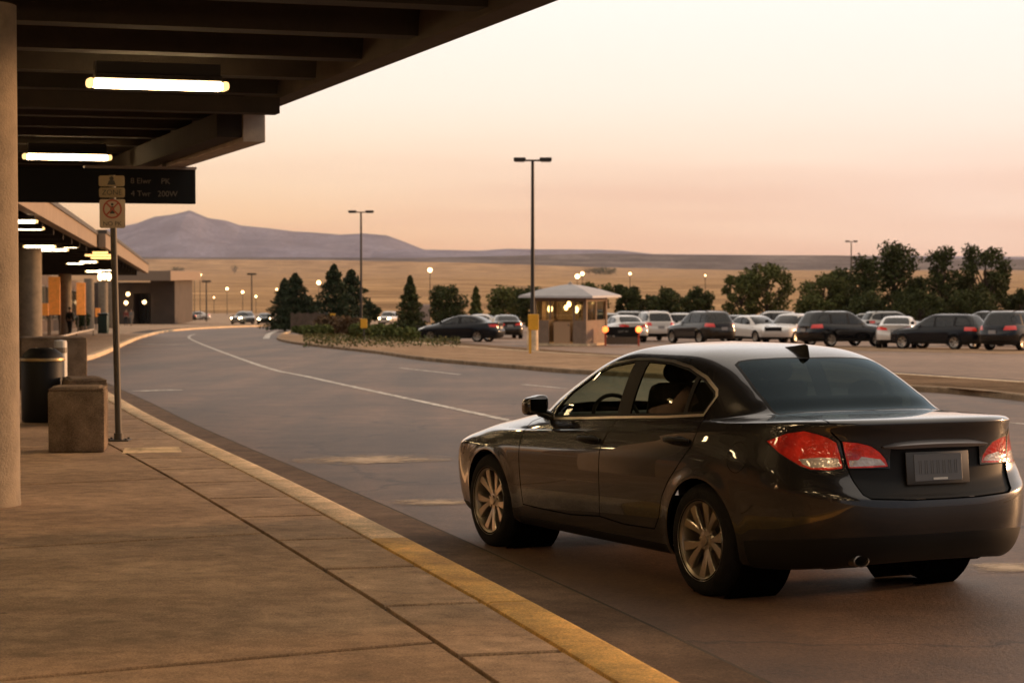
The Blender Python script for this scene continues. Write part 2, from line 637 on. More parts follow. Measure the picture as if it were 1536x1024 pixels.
def hero_car():
    paint = mat('dark_metallic_paint', (.023, .0205, .019), .26, .5, 1.0, coat_rough=.015)
    nt = paint.node_tree
    fl = nt.nodes.new('ShaderNodeTexNoise')
    fl.inputs['Scale'].default_value = 900
    tc = nt.nodes.new('ShaderNodeTexCoord')
    bp = nt.nodes.new('ShaderNodeBump')
    bp.inputs['Strength'].default_value = .06
    bp.inputs['Distance'].default_value = .002
    nt.links.new(tc.outputs['Object'], fl.inputs['Vector'])
    nt.links.new(fl.outputs['Fac'], bp.inputs['Height'])
    nt.links.new(bp.outputs['Normal'], nt.nodes['Principled BSDF'].inputs['Normal'])
    root = thing('sedan', 'dark grey metallic sedan with chrome window line, pulled up beside the yellow kerb', 'car')
    bm = shell(SEDAN, -.35, 100, 100, 8, er=(6, 3.5), ef_low=(8, 4.6), arches=((1.3875, .33, .365), (-1.3875, .33, .365)))
    side = lambda c: c.y > .35
    BSEAM = [(-.19, .36), (-.21, .50), (-.217, .62), (-.217, .80), (-.255, .92), (-.24, 1.1)]
    FD = [(.55, 1.12), (.73, 1.0), (1.0, .905), (.915, .84), (.893, .75), (.886, .54), (.875, .345)] + [(.6, .338), (.2, .336)] + BSEAM
    RD = BSEAM[::-1] + [(-.5, .338), (-.86, .345), (-.925, .42), (-.975, .55), (-1.05, .645), (-1.13, .72), (-1.21, .80), (-1.274, .866), (-1.292, .945), (-1.262, 1.03), (-1.2, 1.12)]
    cut(bm, offset_poly(FD, -.0045), SIDE, side, 8)
    cut(bm, offset_poly(FD, .0045), SIDE, side, 6)
    cut(bm, offset_poly(RD, -.0045), SIDE, side, 8, only={0})
    cut(bm, offset_poly(RD, .0045), SIDE, side, 7, only={0, 8})
    DLO = [(.66, 1.022), (.515, 1.145), (.261, 1.268), (.05, 1.335), (-.22, 1.369), (-.42, 1.374), (-.675, 1.366), (-.91, 1.335), (-1.115, 1.276), (-1.262, 1.203), (-1.292, 1.165), (-1.284, 1.125), (-1.243, 1.043), (-.848, 1.015), (-.2, .981), (.3, .952), (.62, .934), (.665, .96)]
    DLOs = DLO
    cut(bm, DLOs, SIDE, side, 4)
    cut(bm, offset_poly(DLOs, .016), SIDE, side, 5)
    ins = offset_poly(DLOs, .030)
    lim = lambda a, b: [(a, 2), (b, 2), (b, 0), (a, 0)]

    def clip(poly, x0, x1):
        out = []
        for sgn, xx in ((1, x0), (-1, x1)):
            src, res = (poly if not out else out), []
            for i in range(len(src)):
                p, q = src[i], src[(i + 1) % len(src)]
                ip, iq = sgn * (p[0] - xx) >= 0, sgn * (q[0] - xx) >= 0
                if ip:
                    res.append(p)
                if ip != iq:
                    t = (xx - p[0]) / (q[0] - p[0])
                    res.append((xx, p[1] + t * (q[1] - p[1])))
            out = res
        return out
    cut(bm, clip(ins, -.235, .9), SIDE, side, 1)
    cut(bm, clip(ins, -1.02, -.395), SIDE, side, 2)
    cut(bm, clip(ins, -1.4, -1.06), SIDE, side, 3)
    # windscreen, backlight
    up = lambda c: c.z > .98 and c.x > 0
    WS = [(1.235, -.1), (1.235, 0), (1.215, .30), (1.12, .58), (1.02, .665), (.62, .615), (.16, .53), (.20, .3), (.215, 0), (.215, -.1)]
    cut(bm, WS, TOP, up, 20)
    cut(bm, offset_poly(WS, .02), TOP, up, 15)
    bk = lambda c: c.z > 1.0 and c.x < -.9
    BL = [(-1.195, -.1), (-1.195, 0), (-1.185, .30), (-1.155, .485), (-1.18, .53), (-1.45, .578), (-1.70, .60), (-1.745, .585), (-1.79, .35), (-1.81, 0), (-1.81, -.1)]
    cut(bm, BL, TOP, bk, 20)
    cut(bm, offset_poly(BL, .018), TOP, bk, 16)
    # trunk lid: deck, then face
    cut(bm, [(-1.835, -.1), (-1.835, .40), (-1.80, .585), (-2.27, .632), (-2.7, .632), (-2.7, -.1)], TOP, lambda c: c.z > .99 and c.x < -1.6, 14, only={0})
    rear = lambda c: c.x < -1.9 and c.y < .9
    rb = lambda c: c.x < -1.95
    cut(bm, [(-.1, .998), (.622, .998), (.600, .965), (.586, .949), (.575, .88), (.566, .81), (.56, .80), (.54, .725), (.519, .662), (.483, .64), (.218, .628), (-.1, .626)], REAR, rear, 14, only={0})
    cut(bm, [(-.1, .905), (.31, .905), (.316, .87), (.318, .80), (.557, .800), (.54, .725), (.519, .662), (.483, .64), (.218, .628), (-.1, .626)], REAR, rear, 13, only={14})

    def seam(line, w=.008, only=(0, 14, 13), axes=REAR, keep=rear):
        L = [Vector(p) for p in line]
        up_, dn = [], []
        for i, p in enumerate(L):
            d = (L[min(i + 1, len(L) - 1)] - L[max(i - 1, 0)]).normalized()
            n = Vector((-d.y, d.x)) * w / 2
            up_.append(tuple(p + n))
            dn.append(tuple(p - n))
        cut(bm, up_ + dn[::-1], axes, keep, 8, only=set(only))
    seam([(.628, 1.0), (.600, .965), (.586, .949), (.575, .88), (.566, .81), (.56, .80), (.54, .725), (.519, .662), (.483, .64), (.218, .628), (-.05, .626)])
    seam([(-1.80, .585), (-2.0, .605), (-2.28, .634)], axes=TOP, keep=lambda c: c.z > .99 and c.x < -1.6)
    cut(bm, circle(-1.742, .835, .088, 28), SIDE, side, 8, only={0})
    cut(bm, circle(-1.742, .835, .0845, 28), SIDE, side, 0, only={8})
    # lamps, seen along a diagonal from behind
    DG = (Vector((-.70710678, -.70710678, 0)), Vector((0, 0, 1)))
    dg = lambda pts: [(-(x + y) * .70710678, z) for x, y, z in pts]
    OUT = [(-1.945, 0.815, 0.938), (-2.064, 0.761, 0.986), (-2.158, 0.711, 1.003), (-2.215, 0.671, 0.989), (-2.264, 0.626, 0.968), (-2.294, 0.594, 0.943), (-2.306, 0.580, 0.883), (-2.322, 0.572, 0.813), (-2.322, 0.573, 0.803), (-2.28, 0.637, 0.793), (-2.217, 0.707, 0.796), (-2.168, 0.741, 0.813), (-2.109, 0.769, 0.843), (-2.032, 0.797, 0.882)]
    cut(bm, offset_poly(dg(OUT), -.007), DG, lambda c: c.x < -1.7 and c.y > .3, 21, only={0, 8, 14})
    cut(bm, dg(OUT), DG, lambda c: c.x < -1.7 and c.y > .3, 9, only={0, 8, 21})
    cut(bm, dg([(-2.15, 0.742, 0.848), (-2.239, 0.665, 0.862), (-2.300, 0.585, 0.858), (-2.314, 0.578, 0.812), (-2.216, 0.706, 0.804), (-2.175, 0.731, 0.822)]), DG, lambda c: c.x < -1.7 and c.y > .3, 11, only={9})
    INN = [(.578, .949), (.501, .941), (.428, .921), (.379, .888), (.344, .850), (.330, .810), (.421, .806), (.553, .805), (.559, .827), (.569, .892)]
    cut(bm, offset_poly(INN, -.006), REAR, rear, 21, only={14, 13})
    cut(bm, INN, REAR, rear, 10, only={14, 13, 21})
    cut(bm, [(.549, .847), (.502, .848), (.483, .866), (.375, .851), (.343, .818), (.549, .812)], REAR, rear, 12, only={10})
    # headlamp, sills, bumper skirt
    cut(bm, smooth_poly([(2.34, .60), (2.24, .70), (2.05, .775), (1.80, .815), (1.88, .735), (2.08, .645)], 3), SIDE, lambda c: c.y > .3 and c.x > 1.6, 17)
    cut(bm, [(-1.80, .10), (-1.80, .365), (-1.885, .378), (-2.173, .405), (-2.454, .435), (-2.6, .442), (-2.6, .1)], SIDE, lambda c: c.x < -1.6, 18, only={0})
    cut(bm, [(.98, .10), (.98, .262), (.0, .262), (-.98, .262), (-.98, .1)], SIDE, side, 18, only={0})
    cut(bm, [(2.6, .10), (2.6, .30), (1.8, .28), (1.8, .1)], SIDE, lambda c: c.x > 1.5, 18, only={0})
    for sx in (1, -1):
        cut(bm, circle(sx * 1.3875, .33, .362), SIDE, lambda c: c.y > .4, 19)
    panel('body', take(bm, {0}, both=True), paint, root, .02, rim_m=M_GAP)
    gapm = take(bm, {8}, both=True)
    obj('panel_gap', gapm, M_GAP, root)
    HANDLES = {6: (-.05, .893, .842), 7: (-1.115, .888, .895)}
    for pc in (6, 7):
        for s in (1, -1):
            d = panel('door', take(bm, {pc}, mirror=s < 0), paint, root, .02, rim_m=M_GAP)
            hx, hy, hz = HANDLES[pc]
            b = nb()
            bar = [(hx + .125, s * (hy + .004), hz - .004), (hx + .10, s * (hy + .030), hz + .002), (hx + .03, s * (hy + .042), hz + .006), (hx - .05, s * (hy + .042), hz + .006), (hx - .10, s * (hy + .030), hz + .006), (hx - .125, s * (hy + .004), hz + .004)]
            tube(b, bar, [.012, .016, .019, .019, .017, .012], 10)
            sph(b, (hx - .02, s * hy, hz - .004), (.075, .010, .034), 16, 8)
            obj('handle', b, M_BLACK, d, smooth=60)
    for s in (1, -1):
        panel('window_trim', take(bm, {4}, mirror=s < 0), M_CHROME, root, .012).location = (0, s * .003, 0)
        panel('pillar_cover', take(bm, {5}, mirror=s < 0), M_BLACK, root, .012)
        for pc in (1, 2, 3):
            obj('window', take(bm, {pc}, mirror=s < 0), G_SIDE, root, smooth=180)
        lo = obj('tail_lamp', take(bm, {9}, mirror=s < 0), M_RED, root, smooth=180)
        obj('clear_lens', take(bm, {11}, mirror=s < 0), M_WHITEL, lo, smooth=180)
        li = obj('tail_lamp', take(bm, {10}, mirror=s < 0), M_RED, root, smooth=180)
        obj('clear_lens', take(bm, {12}, mirror=s < 0), M_WHITEL, li, smooth=180)
        obj('headlamp', take(bm, {17}, mirror=s < 0), M_AMBER, root, smooth=180)
    obj('windscreen', take(bm, {15}, both=True), G_SIDE, root, smooth=180)
    obj('rear_window', take(bm, {16}, both=True), G_REAR, root, smooth=180)
    obj('glass_border', take(bm, {20}, both=True), M_BLACK, root, smooth=180)
    for s in (1, -1):
        obj('lamp_border', take(bm, {21}, mirror=s < 0), M_BLACK, root, smooth=180)
    lid = panel('trunk_lid', take(bm, {14}, both=True), paint, root, .025, rim_m=M_GAP)
    rec = obj('lid_recess', take(bm, {13}, both=True), mat('recess_black', (.006, .0055, .005), .5, spec=.2), lid, smooth=180, loc=(.012, 0, 0))
    b = nb()                                                       # chrome bar over the plate
    n = 20
    rows = []
    for i in range(n + 1):
        y = -.365 + .73 * i / n
        x = -2.428 + .030 * (abs(y) / .365) ** 2
        k = max(.25, 1 - (abs(y) / .37) ** 6)
        rows.append([b.verts.new((x + dx, y, .925 + dz * k - .01 * (y / .37) ** 2)) for dx, dz in ((.02, .026), (-.010, .022), (-.026, .004), (-.022, -.016), (.02, -.020))])
    for A, B in zip(rows, rows[1:]):
        for j in range(5):
            b.faces.new((A[j], A[(j + 1) % 5], B[(j + 1) % 5], B[j]))
    b.faces.new(rows[0])
    b.faces.new(rows[-1][::-1])
    bmesh.ops.recalc_face_normals(b, faces=b.faces[:])
    obj('chrome_bar', b, mat('satin_chrome', (.22, .205, .20), .28, .9), lid, smooth=50)
    b = nb()
    box(b, (-2.438, 0, .795), (.008, .44, .18), bev=.003)
    for v in b.verts:
        v.co.x += (v.co.z - .795) * .10 + .012
    pf = obj('licence_plate', b, M_PLATEF, lid, smooth=40)
    b = nb()
    box(b, (-2.4425, 0, .797), (.006, .335, .15), bev=.002)
    for k in range(7):                                              # embossed, unreadable characters
        for q in (-1, 1):
            box(b, (-2.446, -.125 + k * .0415 + q * .007, .80), (.003, .006, .075))
    box(b, (-2.4465, -.01, .735), (.004, .10, .012), mi=1)
    for v in b.verts:
        v.co.x += (v.co.z - .795) * .10 + .012
    obj('plate_face', b, [mat('plate_enamel', (.10, .10, .105), .45), mat('plate_sticker', (.55, .53, .50), .4)], pf)
    panel('bumper_skirt', take(bm, {18}, both=True), M_BLACK, root, .02)
    # the edge of the bumper ledge
    # mirror, antenna, exhaust
    for s in (1, -1):
        b = nb()
        sph(b, (0, 0, 0), 1, 28, 18)
        for v in b.verts:
            q = v.co
            q = Vector([math.copysign(abs(k) ** .55, k) for k in q])
            x = .70 + q.x * (.075 if q.x > 0 else .045) * (1 - .25 * max(q.x, 0) * abs(q.y))
            v.co = (x, s * (.892 + q.y * .088), 1.03 + q.z * (.066 if s * q.y < 0 else .062) - .012 * q.y)
        cyl(b, (.69, s * .77, .95), (.70, s * .86, .99), .03, .035, n=12)
        mi = obj('mirror', b, paint, root, smooth=60)
        b = nb()
        box(b, (.6525, s * .895, 1.03), (.004, .128, .094), bev=.0015)
        obj('mirror_glass', b, mat('mirror_silver', (.35, .36, .36), .03, 1), mi)
    b = nb()
    rows = []
    for x, w, h in [(-1.205, .006, .004), (-1.19, .016, .030), (-1.165, .022, .066), (-1.14, .027, .064), (-1.10, .031, .046), (-1.05, .030, .030), (-1.00, .024, .016), (-.95, .010, .002)]:
        zz = float(np.interp(x, [-1.26, -1.1, -.94], [1.358, 1.413, 1.443])) - .006
        rows.append([b.verts.new((x + .02, w, zz)), b.verts.new((x, w * .55, zz + h * .6)), b.verts.new((x - .022 * (h / .066), .003, zz + h + .006)), b.verts.new((x - .022 * (h / .066), -.003, zz + h + .006)), b.verts.new((x, -w * .55, zz + h * .6)), b.verts.new((x + .02, -w, zz))])
    for A, B in zip(rows, rows[1:]):
        for j in range(5):
            b.faces.new((A[j], A[j + 1], B[j + 1], B[j]))
    b.faces.new(rows[0])
    bmesh.ops.recalc_face_normals(b, faces=b.faces[:])
    obj('antenna_fin', b, M_BLACK, root, smooth=50)
    b = nb()
    lathe(b, [(.040, -.12), (.043, .0), (.037, .004), (.034, -.10), (.0, -.10)], 20, Matrix.Translation((-2.395, .50, .295)) @ Matrix.Rotation(-PI / 2, 4, 'Y') @ Matrix.Diagonal((.8, 1.25, 1, 1)))
    obj('exhaust_pipe', b, mat('exhaust_steel', (.25, .23, .21), .35, .9), root, smooth=40)
    # wheel housings and floor
    for sx in (1, -1):
        for s in (1, -1):
            b = nb()
            lathe(b, [(.375, -.30), (.375, .02), (.36, .045)], 40, Matrix.Translation((sx * 1.3875, s * .80, .33)) @ Matrix.Rotation(-PI / 2 * s, 4, 'X'))
            obj('wheel_housing', b, M_GAP, root)
    b = nb()
    box(b, (-.05, 0, .26), (4.2, 1.15, .08), bev=.03)
    box(b, (0, 0, .30), (1.9, 1.68, .10), bev=.03)
    box(b, (-2.15, 0, .34), (.35, 1.1, .10), bev=.03)
    obj('underbody', b, M_GAP, root)
    # cabin
    b = nb()
    box(b, (0, 0, .66), (2.9, 1.4, .04))
    obj('cabin_floor', b, M_TRIM, root)
    b = nb()
    for k, (x, z) in enumerate(((1.05, .88), (.85, .93), (.70, .90), (.62, .78))):
        pass
    box(b, (.86, 0, .86), (.48, 1.42, .20), bev=.07)
    obj('dashboard', b, M_TRIM, root, smooth=50)
    b = nb()
    tube(b, [(.50 + .07 * math.sin(2 * PI * k / 24), .37 + .18 * math.cos(2 * PI * k / 24), .93 + .165 * math.sin(2 * PI * k / 24)) for k in range(24)], .014, 8, closed=True)
    cyl(b, (.50, .37, .93), (.75, .37, .85), .03, n=10)
    obj('steering_wheel', b, M_TRIM, root, smooth=50)
    for s in (1, -1):
        b = nb()
        box(b, (.05, s * .37, .70), (.50, .48, .16), bev=.06)
        n0 = len(b.verts)
        box(b, (-.20, s * .37, .93), (.13, .46, .56), bev=.055)
        b.verts.ensure_lookup_table()
        for v in b.verts[n0:]:
            v.co.x -= (v.co.z - .7) * .28
        st = obj('seat', b, M_TRIM, root, smooth=50)
        b = nb()
        sph(b, (-.315, s * .37, 1.275), (.06, .13, .085), 16, 10)
        cyl(b, (-.30, s * .37 + .05, 1.1), (-.31, s * .37 + .05, 1.25), .008, n=6)
        cyl(b, (-.30, s * .37 - .05, 1.1), (-.31, s * .37 - .05, 1.25), .008, n=6)
        obj('headrest', b, M_TRIM, st, smooth=60)
    b = nb()
    box(b, (-.88, 0, .72), (.5, 1.30, .14), bev=.05)
    n0 = len(b.verts)
    box(b, (-1.15, 0, .93), (.14, 1.30, .44), bev=.05)
    b.verts.ensure_lookup_table()
    for v in b.verts[n0:]:
        v.co.x -= (v.co.z - .7) * .25
    st = obj('rear_bench', b, M_TRIM, root, smooth=50)
    for y in (-.40, .40):
        b = nb()
        sph(b, (-1.24, y, 1.17), (.055, .13, .075), 16, 10)
        obj('headrest', b, M_TRIM, st, smooth=60)
    b = nb()
    box(b, (-1.55, 0, 1.015), (.62, 1.12, .02))
    obj('parcel_shelf', b, M_TRIM, root)
    bm.free()
    add_wheels(root, WM_BIG, 1.3875, .797, .33)
    pose(root, CAR_X, CAR_Y, CAR_PHI)
    return root


# ------------------------------------------------------------------ parked cars
SUV = [
    (1.90, .28, -2.00, .32, .70, .28, 0),
    (2.12, .27, -2.18, .34, .84, .27, 0),
    (2.20, .40, -2.26, .42, .89, .34, 0),
    (2.24, .52, -2.30, .52, .91, .48, 0),
    (2.25, .64, -2.31, .64, .925, .62, 0),
    (2.23, .74, -2.30, .74, .928, .75, -.01),
    (2.20, .82, -2.27, .80, .922, .85, -.02),
    (2.12, .90, -2.255, .90, .905, .92, -.03),
    (1.95, .96, -2.25, .98, .888, .965, -.03),
    (1.70, 1.01, -2.24, 1.03, .87, 1.00, -.03),
    (1.40, 1.05, -2.235, 1.06, .855, 1.02, -.03),
    (1.15, 1.08, -2.225, 1.09, .84, 1.04, -.03),
    (.95, 1.20, -2.16, 1.20, .81, 1.15, -.02),
    (.68, 1.36, -2.06, 1.36, .765, 1.31, -.01),
    (.42, 1.50, -1.96, 1.50, .715, 1.46, 0),
    (.20, 1.60, -1.88, 1.60, .66, 1.57, 0),
    (.05, 1.655, -1.80, 1.645, .59, 1.635, 0),
    (-.10, 1.685, -1.60, 1.675, .42, 1.668, 0),
    (-.40, 1.70, -.40, 1.70, 0, 1.70, 0),
]
HATCH = [(a, b * .92, c if k < 11 else c + .12 * (k - 10) / 7 * (0 if k == 18 else 1), d * .92, e * .97, f * .92, g) for k, (a, b, c, d, e, f, g) in enumerate(SUV)]
SUV_DLO = [(.78, 1.11), (.45, 1.37), (.15, 1.52), (-.2, 1.565), (-1.3, 1.555), (-1.70, 1.51), (-1.90, 1.36), (-1.96, 1.16), (-1.5, 1.10), (.2, 1.055)]
WM_SMALL = wheel_meshes(.34, .235, .21, 5, 28)
PROTO = {}


def car_proto(kind, paint, lit_tail=True, lit_head=False):
    """one car of each kind and paint; later ones are copies"""
    key = (kind, paint.name, lit_tail, lit_head)
    if key in PROTO:
        return PROTO[key]
    if kind == 'sedan':
        rings, xm, wb, rad, dlo = SEDAN, -.35, 1.3875, .33, [(.64, .97), (.515, 1.145), (.05, 1.335), (-.42, 1.372), (-.91, 1.333), (-1.262, 1.2), (-1.27, 1.08), (-.2, .99)]
        pillars = [(-.40, -.24), (-1.06, -1.02)]
        ws = [(1.235, -.1), (1.215, .30), (1.02, .665), (.62, .615), (.16, .53), (.215, -.1)]
        bl = [(-1.195, -.1), (-1.155, .5), (-1.45, .578), (-1.74, .59), (-1.81, -.1)]
        blax, blk = TOP, (lambda c: c.z > 1.0 and c.x < -.9)
        tail = [(.30, .82), (.36, .93), (.60, .98), (.80, .97), (.80, .83)]
        headp = [(2.34, .60), (2.24, .70), (1.80, .815), (1.88, .735)]
        plate_z, skirt, xr, er = .79, .40, -2.44, (6, 3.5)
    else:
        rings = SUV if kind == 'suv' else HATCH
        k = 1 if kind == 'suv' else .92
        xm, wb, rad = -.4, 1.32, .36 if kind == 'suv' else .33
        dlo = [(x, z * k) for x, z in SUV_DLO]
        pillars = [(-.33, -.23), (-1.33, -1.22)]
        ws = [(1.10, -.1), (1.08, .35), (.90, .70), (.55, .66), (.22, .57), (.24, -.1)]
        bl = [(-.1, 1.12 * k), (.62, 1.12 * k), (.60, 1.38 * k), (.53, 1.55 * k), (-.1, 1.57 * k)]
        blax, blk = REAR, (lambda c: c.x < -1.6)
        tail = [(.50, .88 * k), (.56, 1.06 * k), (.90, 1.08 * k), (.92, .90 * k)]
        headp = [(2.26, .72 * k), (2.2, .83 * k), (1.85, .93 * k), (1.92, .82 * k)]
        plate_z, skirt, xr, er = .80 * k, .46 * k, -2.30, (6, 4.2)
    bm = shell(rings, xm, 26, 26, 2, er=er, ef_low=(7, 4), arches=((wb, rad, rad + .035), (-wb, rad, rad + .035)))
    side = lambda c: c.y > .35
    cut(bm, dlo, SIDE, side, 5)
    ins = offset_poly(dlo, .02)
    xs = [1.2] + [p for a, b in pillars for p in (b, a)] + [-3]
    pieces = []
    for i in range(0, len(xs), 2):
        pc = 30 + i // 2
        src = ins
        poly = []
        for sgn, xx in ((-1, xs[i]), (1, xs[i + 1])):
            res = []
            for j in range(len(src)):
                p, q = src[j], src[(j + 1) % len(src)]
                a, b_ = sgn * (p[0] - xx) >= 0, sgn * (q[0] - xx) >= 0
                if a:
                    res.append(p)
                if a != b_:
                    t = (xx - p[0]) / (q[0] - p[0])
                    res.append((xx, p[1] + t * (q[1] - p[1])))
            src = res
        cut(bm, src, SIDE, side, pc, only={5})
        pieces.append(pc)
    cut(bm, ws, TOP, lambda c: c.z > .97 and c.x > 0, 15, only={0})
    cut(bm, bl, blax, blk, 16, only={0})
    cut(bm, tail, REAR, lambda c: c.x < -1.75, 9, only={0})
    cut(bm, headp, SIDE, lambda c: c.y > .3 and c.x > 1.6, 17, only={0})
    cut(bm, [(-2.7, .1), (-2.7, skirt), (2.7, skirt * .75), (2.7, .1)], SIDE, lambda c: True, 18, only={0})
    for sx in (1, -1):
        cut(bm, circle(sx * wb, rad, rad + .035, 24), SIDE, lambda c: c.y > .4, 19)
    root = bpy.data.objects.new('parked_car', None)
    C.objects.link(root)
    obj('body', take(bm, {0}, both=True), paint, root, smooth=180)
    obj('bumper_skirt', take(bm, {18}, both=True), M_BLACK, root, smooth=180)
    obj('window_frame', take(bm, {5}, both=True), M_BLACK, root, smooth=180)
    for s in (1, -1):
        for pc in pieces:
            obj('window', take(bm, {pc}, mirror=s < 0), G_DARK, root, smooth=180)
        obj('tail_lamp', take(bm, {9}, mirror=s < 0), M_REDF if lit_tail else M_RED, root, smooth=180)
        obj('headlamp', take(bm, {17}, mirror=s < 0), M_HEADLIT if lit_head else M_CLEARHEAD, root, smooth=180)
        b = nb()
        sph(b, (.72, s * .98, 1.05 if kind == 'sedan' else 1.16), (.08, .11, .075), 10, 8)
        obj('mirror', b, M_BLACK, root, smooth=60)
    obj('windscreen', take(bm, {15}, both=True), G_DARK, root, smooth=180)
    obj('rear_window', take(bm, {16}, both=True), G_DARK, root, smooth=180)
    b = nb()
    box(b, (xr, 0, plate_z), (.03, .36, .15))
    obj('licence_plate', b, M_PLATE, root)
    b = nb()
    box(b, (2.345 if kind == 'sedan' else 2.235, 0, .62 if kind == 'sedan' else .75), (.06, .95, .20), bev=.02)
    obj('grille', b, M_BLACK, root)
    b = nb()
    box(b, (0, 0, .34), (3.9, 1.2, .16))
    box(b, (0, 0, .40), (1.85, 1.66, .16))
    for y in (.37, -.37):
        box(b, (-.25, y, .95 if kind == 'sedan' else 1.05), (.14, .46, .55), bev=.04)
    box(b, (-1.15, 0, .92 if kind == 'sedan' else 1.0), (.14, 1.25, .45), bev=.04)
    obj('cabin', b, M_TRIM, root)
    bm.free()
    add_wheels(root, WM_SMALL, wb, .785, rad, disc=False)
    if kind == 'suv':
        for s in (1, -1):
            b = nb()
            tube(b, [(.1, s * .60, 1.655), (-.1, s * .60, 1.70), (-1.4, s * .60, 1.695), (-1.65, s * .58, 1.655)], .018, 6)
            obj('roof_rail', b, M_BLACK, root)
    PROTO[key] = root
    root['fresh'] = 1
    return root


def park(kind, paint, px, py, phi, label, group, lit_tail=True, lit_head=False, size=1.0):
    """stand a parked car on the lot; the spot is read off the survey photograph"""
    r = car_proto(kind, paint, lit_tail, lit_head)
    if 'fresh' in r.keys():
        del r['fresh']
    else:
        r = dup(r)
    g = on_ground(px, py)
    pose(r, g.x, g.y, R(phi))
    if size != 1.0:
        r.scale = (size, size, size)
    tag(r, label, 'car', group)
    return r

# ------------------------------------------------------------------ setting materials
def ground_mat(name, cols, scales, rough=.9, bump=(80, .25, .01), spec=.25, pos=(.35, .65), cracks=False, spots=False):
    """mottled ground: large patches over mid mottling over fine grain"""
    m = bpy.data.materials.new(name)
    m.use_nodes = True
    nt = m.node_tree
    b = nt.nodes['Principled BSDF']
    b.inputs['Roughness'].default_value = rough
    b.inputs['Specular IOR Level'].default_value = spec
    tc = nt.nodes.new('ShaderNodeTexCoord')

    def noise(sc, det, ro=.6, vec=None):
        n = nt.nodes.new('ShaderNodeTexNoise')
        n.inputs['Scale'].default_value = sc
        n.inputs['Detail'].default_value = det
        n.inputs['Roughness'].default_value = ro
        nt.links.new(vec or tc.outputs['Object'], n.inputs['Vector'])
        return n

    def ramp(src, c0, c1, p0, p1):
        r = nt.nodes.new('ShaderNodeValToRGB')
        r.color_ramp.elements[0].position, r.color_ramp.elements[1].position = p0, p1
        r.color_ramp.elements[0].color, r.color_ramp.elements[1].color = (*c0, 1), (*c1, 1)
        nt.links.new(src, r.inputs['Fac'])
        return r

    def mix(f, a, b_, mode='MIX'):
        x = nt.nodes.new('ShaderNodeMix')
        x.data_type = 'RGBA'
        x.blend_type = mode
        if isinstance(f, float):
            x.inputs[0].default_value = f
        else:
            nt.links.new(f, x.inputs[0])
        nt.links.new(a, x.inputs[6])
        nt.links.new(b_, x.inputs[7])
        return x.outputs[2]
    big = ramp(noise(scales[0], 4).outputs['Fac'], cols[0], cols[1], *pos)
    fine = ramp(noise(scales[1], 6, .75).outputs['Fac'], (.50, .50, .50), (1.30, 1.30, 1.30), .34, .66)
    mid = ramp(noise(scales[1] * .06, 5, .7).outputs['Fac'], (.70, .70, .70), (1.24, 1.22, 1.2), .33, .67)
    c = mix(1.0, big.outputs[0], mid.outputs[0], 'MULTIPLY')
    c = mix(1.0, c, fine.outputs[0], 'MULTIPLY')
    if cracks:                                     # wandering sealed cracks
        wv = noise(.9, 5, .6)
        ad = nt.nodes.new('ShaderNodeVectorMath')
        ad.operation = 'MULTIPLY_ADD'
        ad.inputs[1].default_value = (1.6, 1.6, 0)
        nt.links.new(wv.outputs['Color'], ad.inputs[0])
        nt.links.new(tc.outputs['Object'], ad.inputs[2])
        vo = nt.nodes.new('ShaderNodeTexVoronoi')
        vo.feature = 'DISTANCE_TO_EDGE'
        vo.inputs['Scale'].default_value = .16
        nt.links.new(ad.outputs[0], vo.inputs['Vector'])
        r2 = ramp(vo.outputs['Distance'], (.42, .42, .42), (1, 1, 1), .002, .007)
        c = mix(1.0, c, r2.outputs[0], 'MULTIPLY')
        tr = noise(.5, 3, .5)                      # long stains along the lane
        mp = nt.nodes.new('ShaderNodeMapping')
        mp.inputs['Rotation'].default_value = (0, 0, R(-17))
        mp.inputs['Scale'].default_value = (1.6, .10, 1)
        nt.links.new(tc.outputs['Object'], mp.inputs['Vector'])
        nt.links.new(mp.outputs[0], tr.inputs['Vector'])
        r3 = ramp(tr.outputs['Fac'], (.72, .72, .72), (1.12, 1.1, 1.08), .38, .6)
        c = mix(1.0, c, r3.outputs[0], 'MULTIPLY')
    if spots:                                      # gum and drips
        vo = nt.nodes.new('ShaderNodeTexVoronoi')
        vo.inputs['Scale'].default_value = 1.7
        vo.inputs['Randomness'].default_value = 1
        nt.links.new(tc.outputs['Object'], vo.inputs['Vector'])
        r2 = ramp(vo.outputs['Distance'], (.55, .55, .55), (1, 1, 1), .028, .045)
        c = mix(1.0, c, r2.outputs[0], 'MULTIPLY')
        st = noise(.35, 6, .7)
        r3 = ramp(st.outputs['Fac'], (.86, .85, .84), (1.06, 1.06, 1.06), .36, .6)
        c = mix(1.0, c, r3.outputs[0], 'MULTIPLY')
    nt.links.new(c, b.inputs['Base Color'])
    n2 = noise(bump[0], 5, .7)
    bp = nt.nodes.new('ShaderNodeBump')
    bp.inputs['Strength'].default_value = bump[1]
    bp.inputs['Distance'].default_value = bump[2]
    nt.links.new(n2.outputs['Fac'], bp.inputs['Height'])
    nt.links.new(bp.outputs['Normal'], b.inputs['Normal'])
    return m


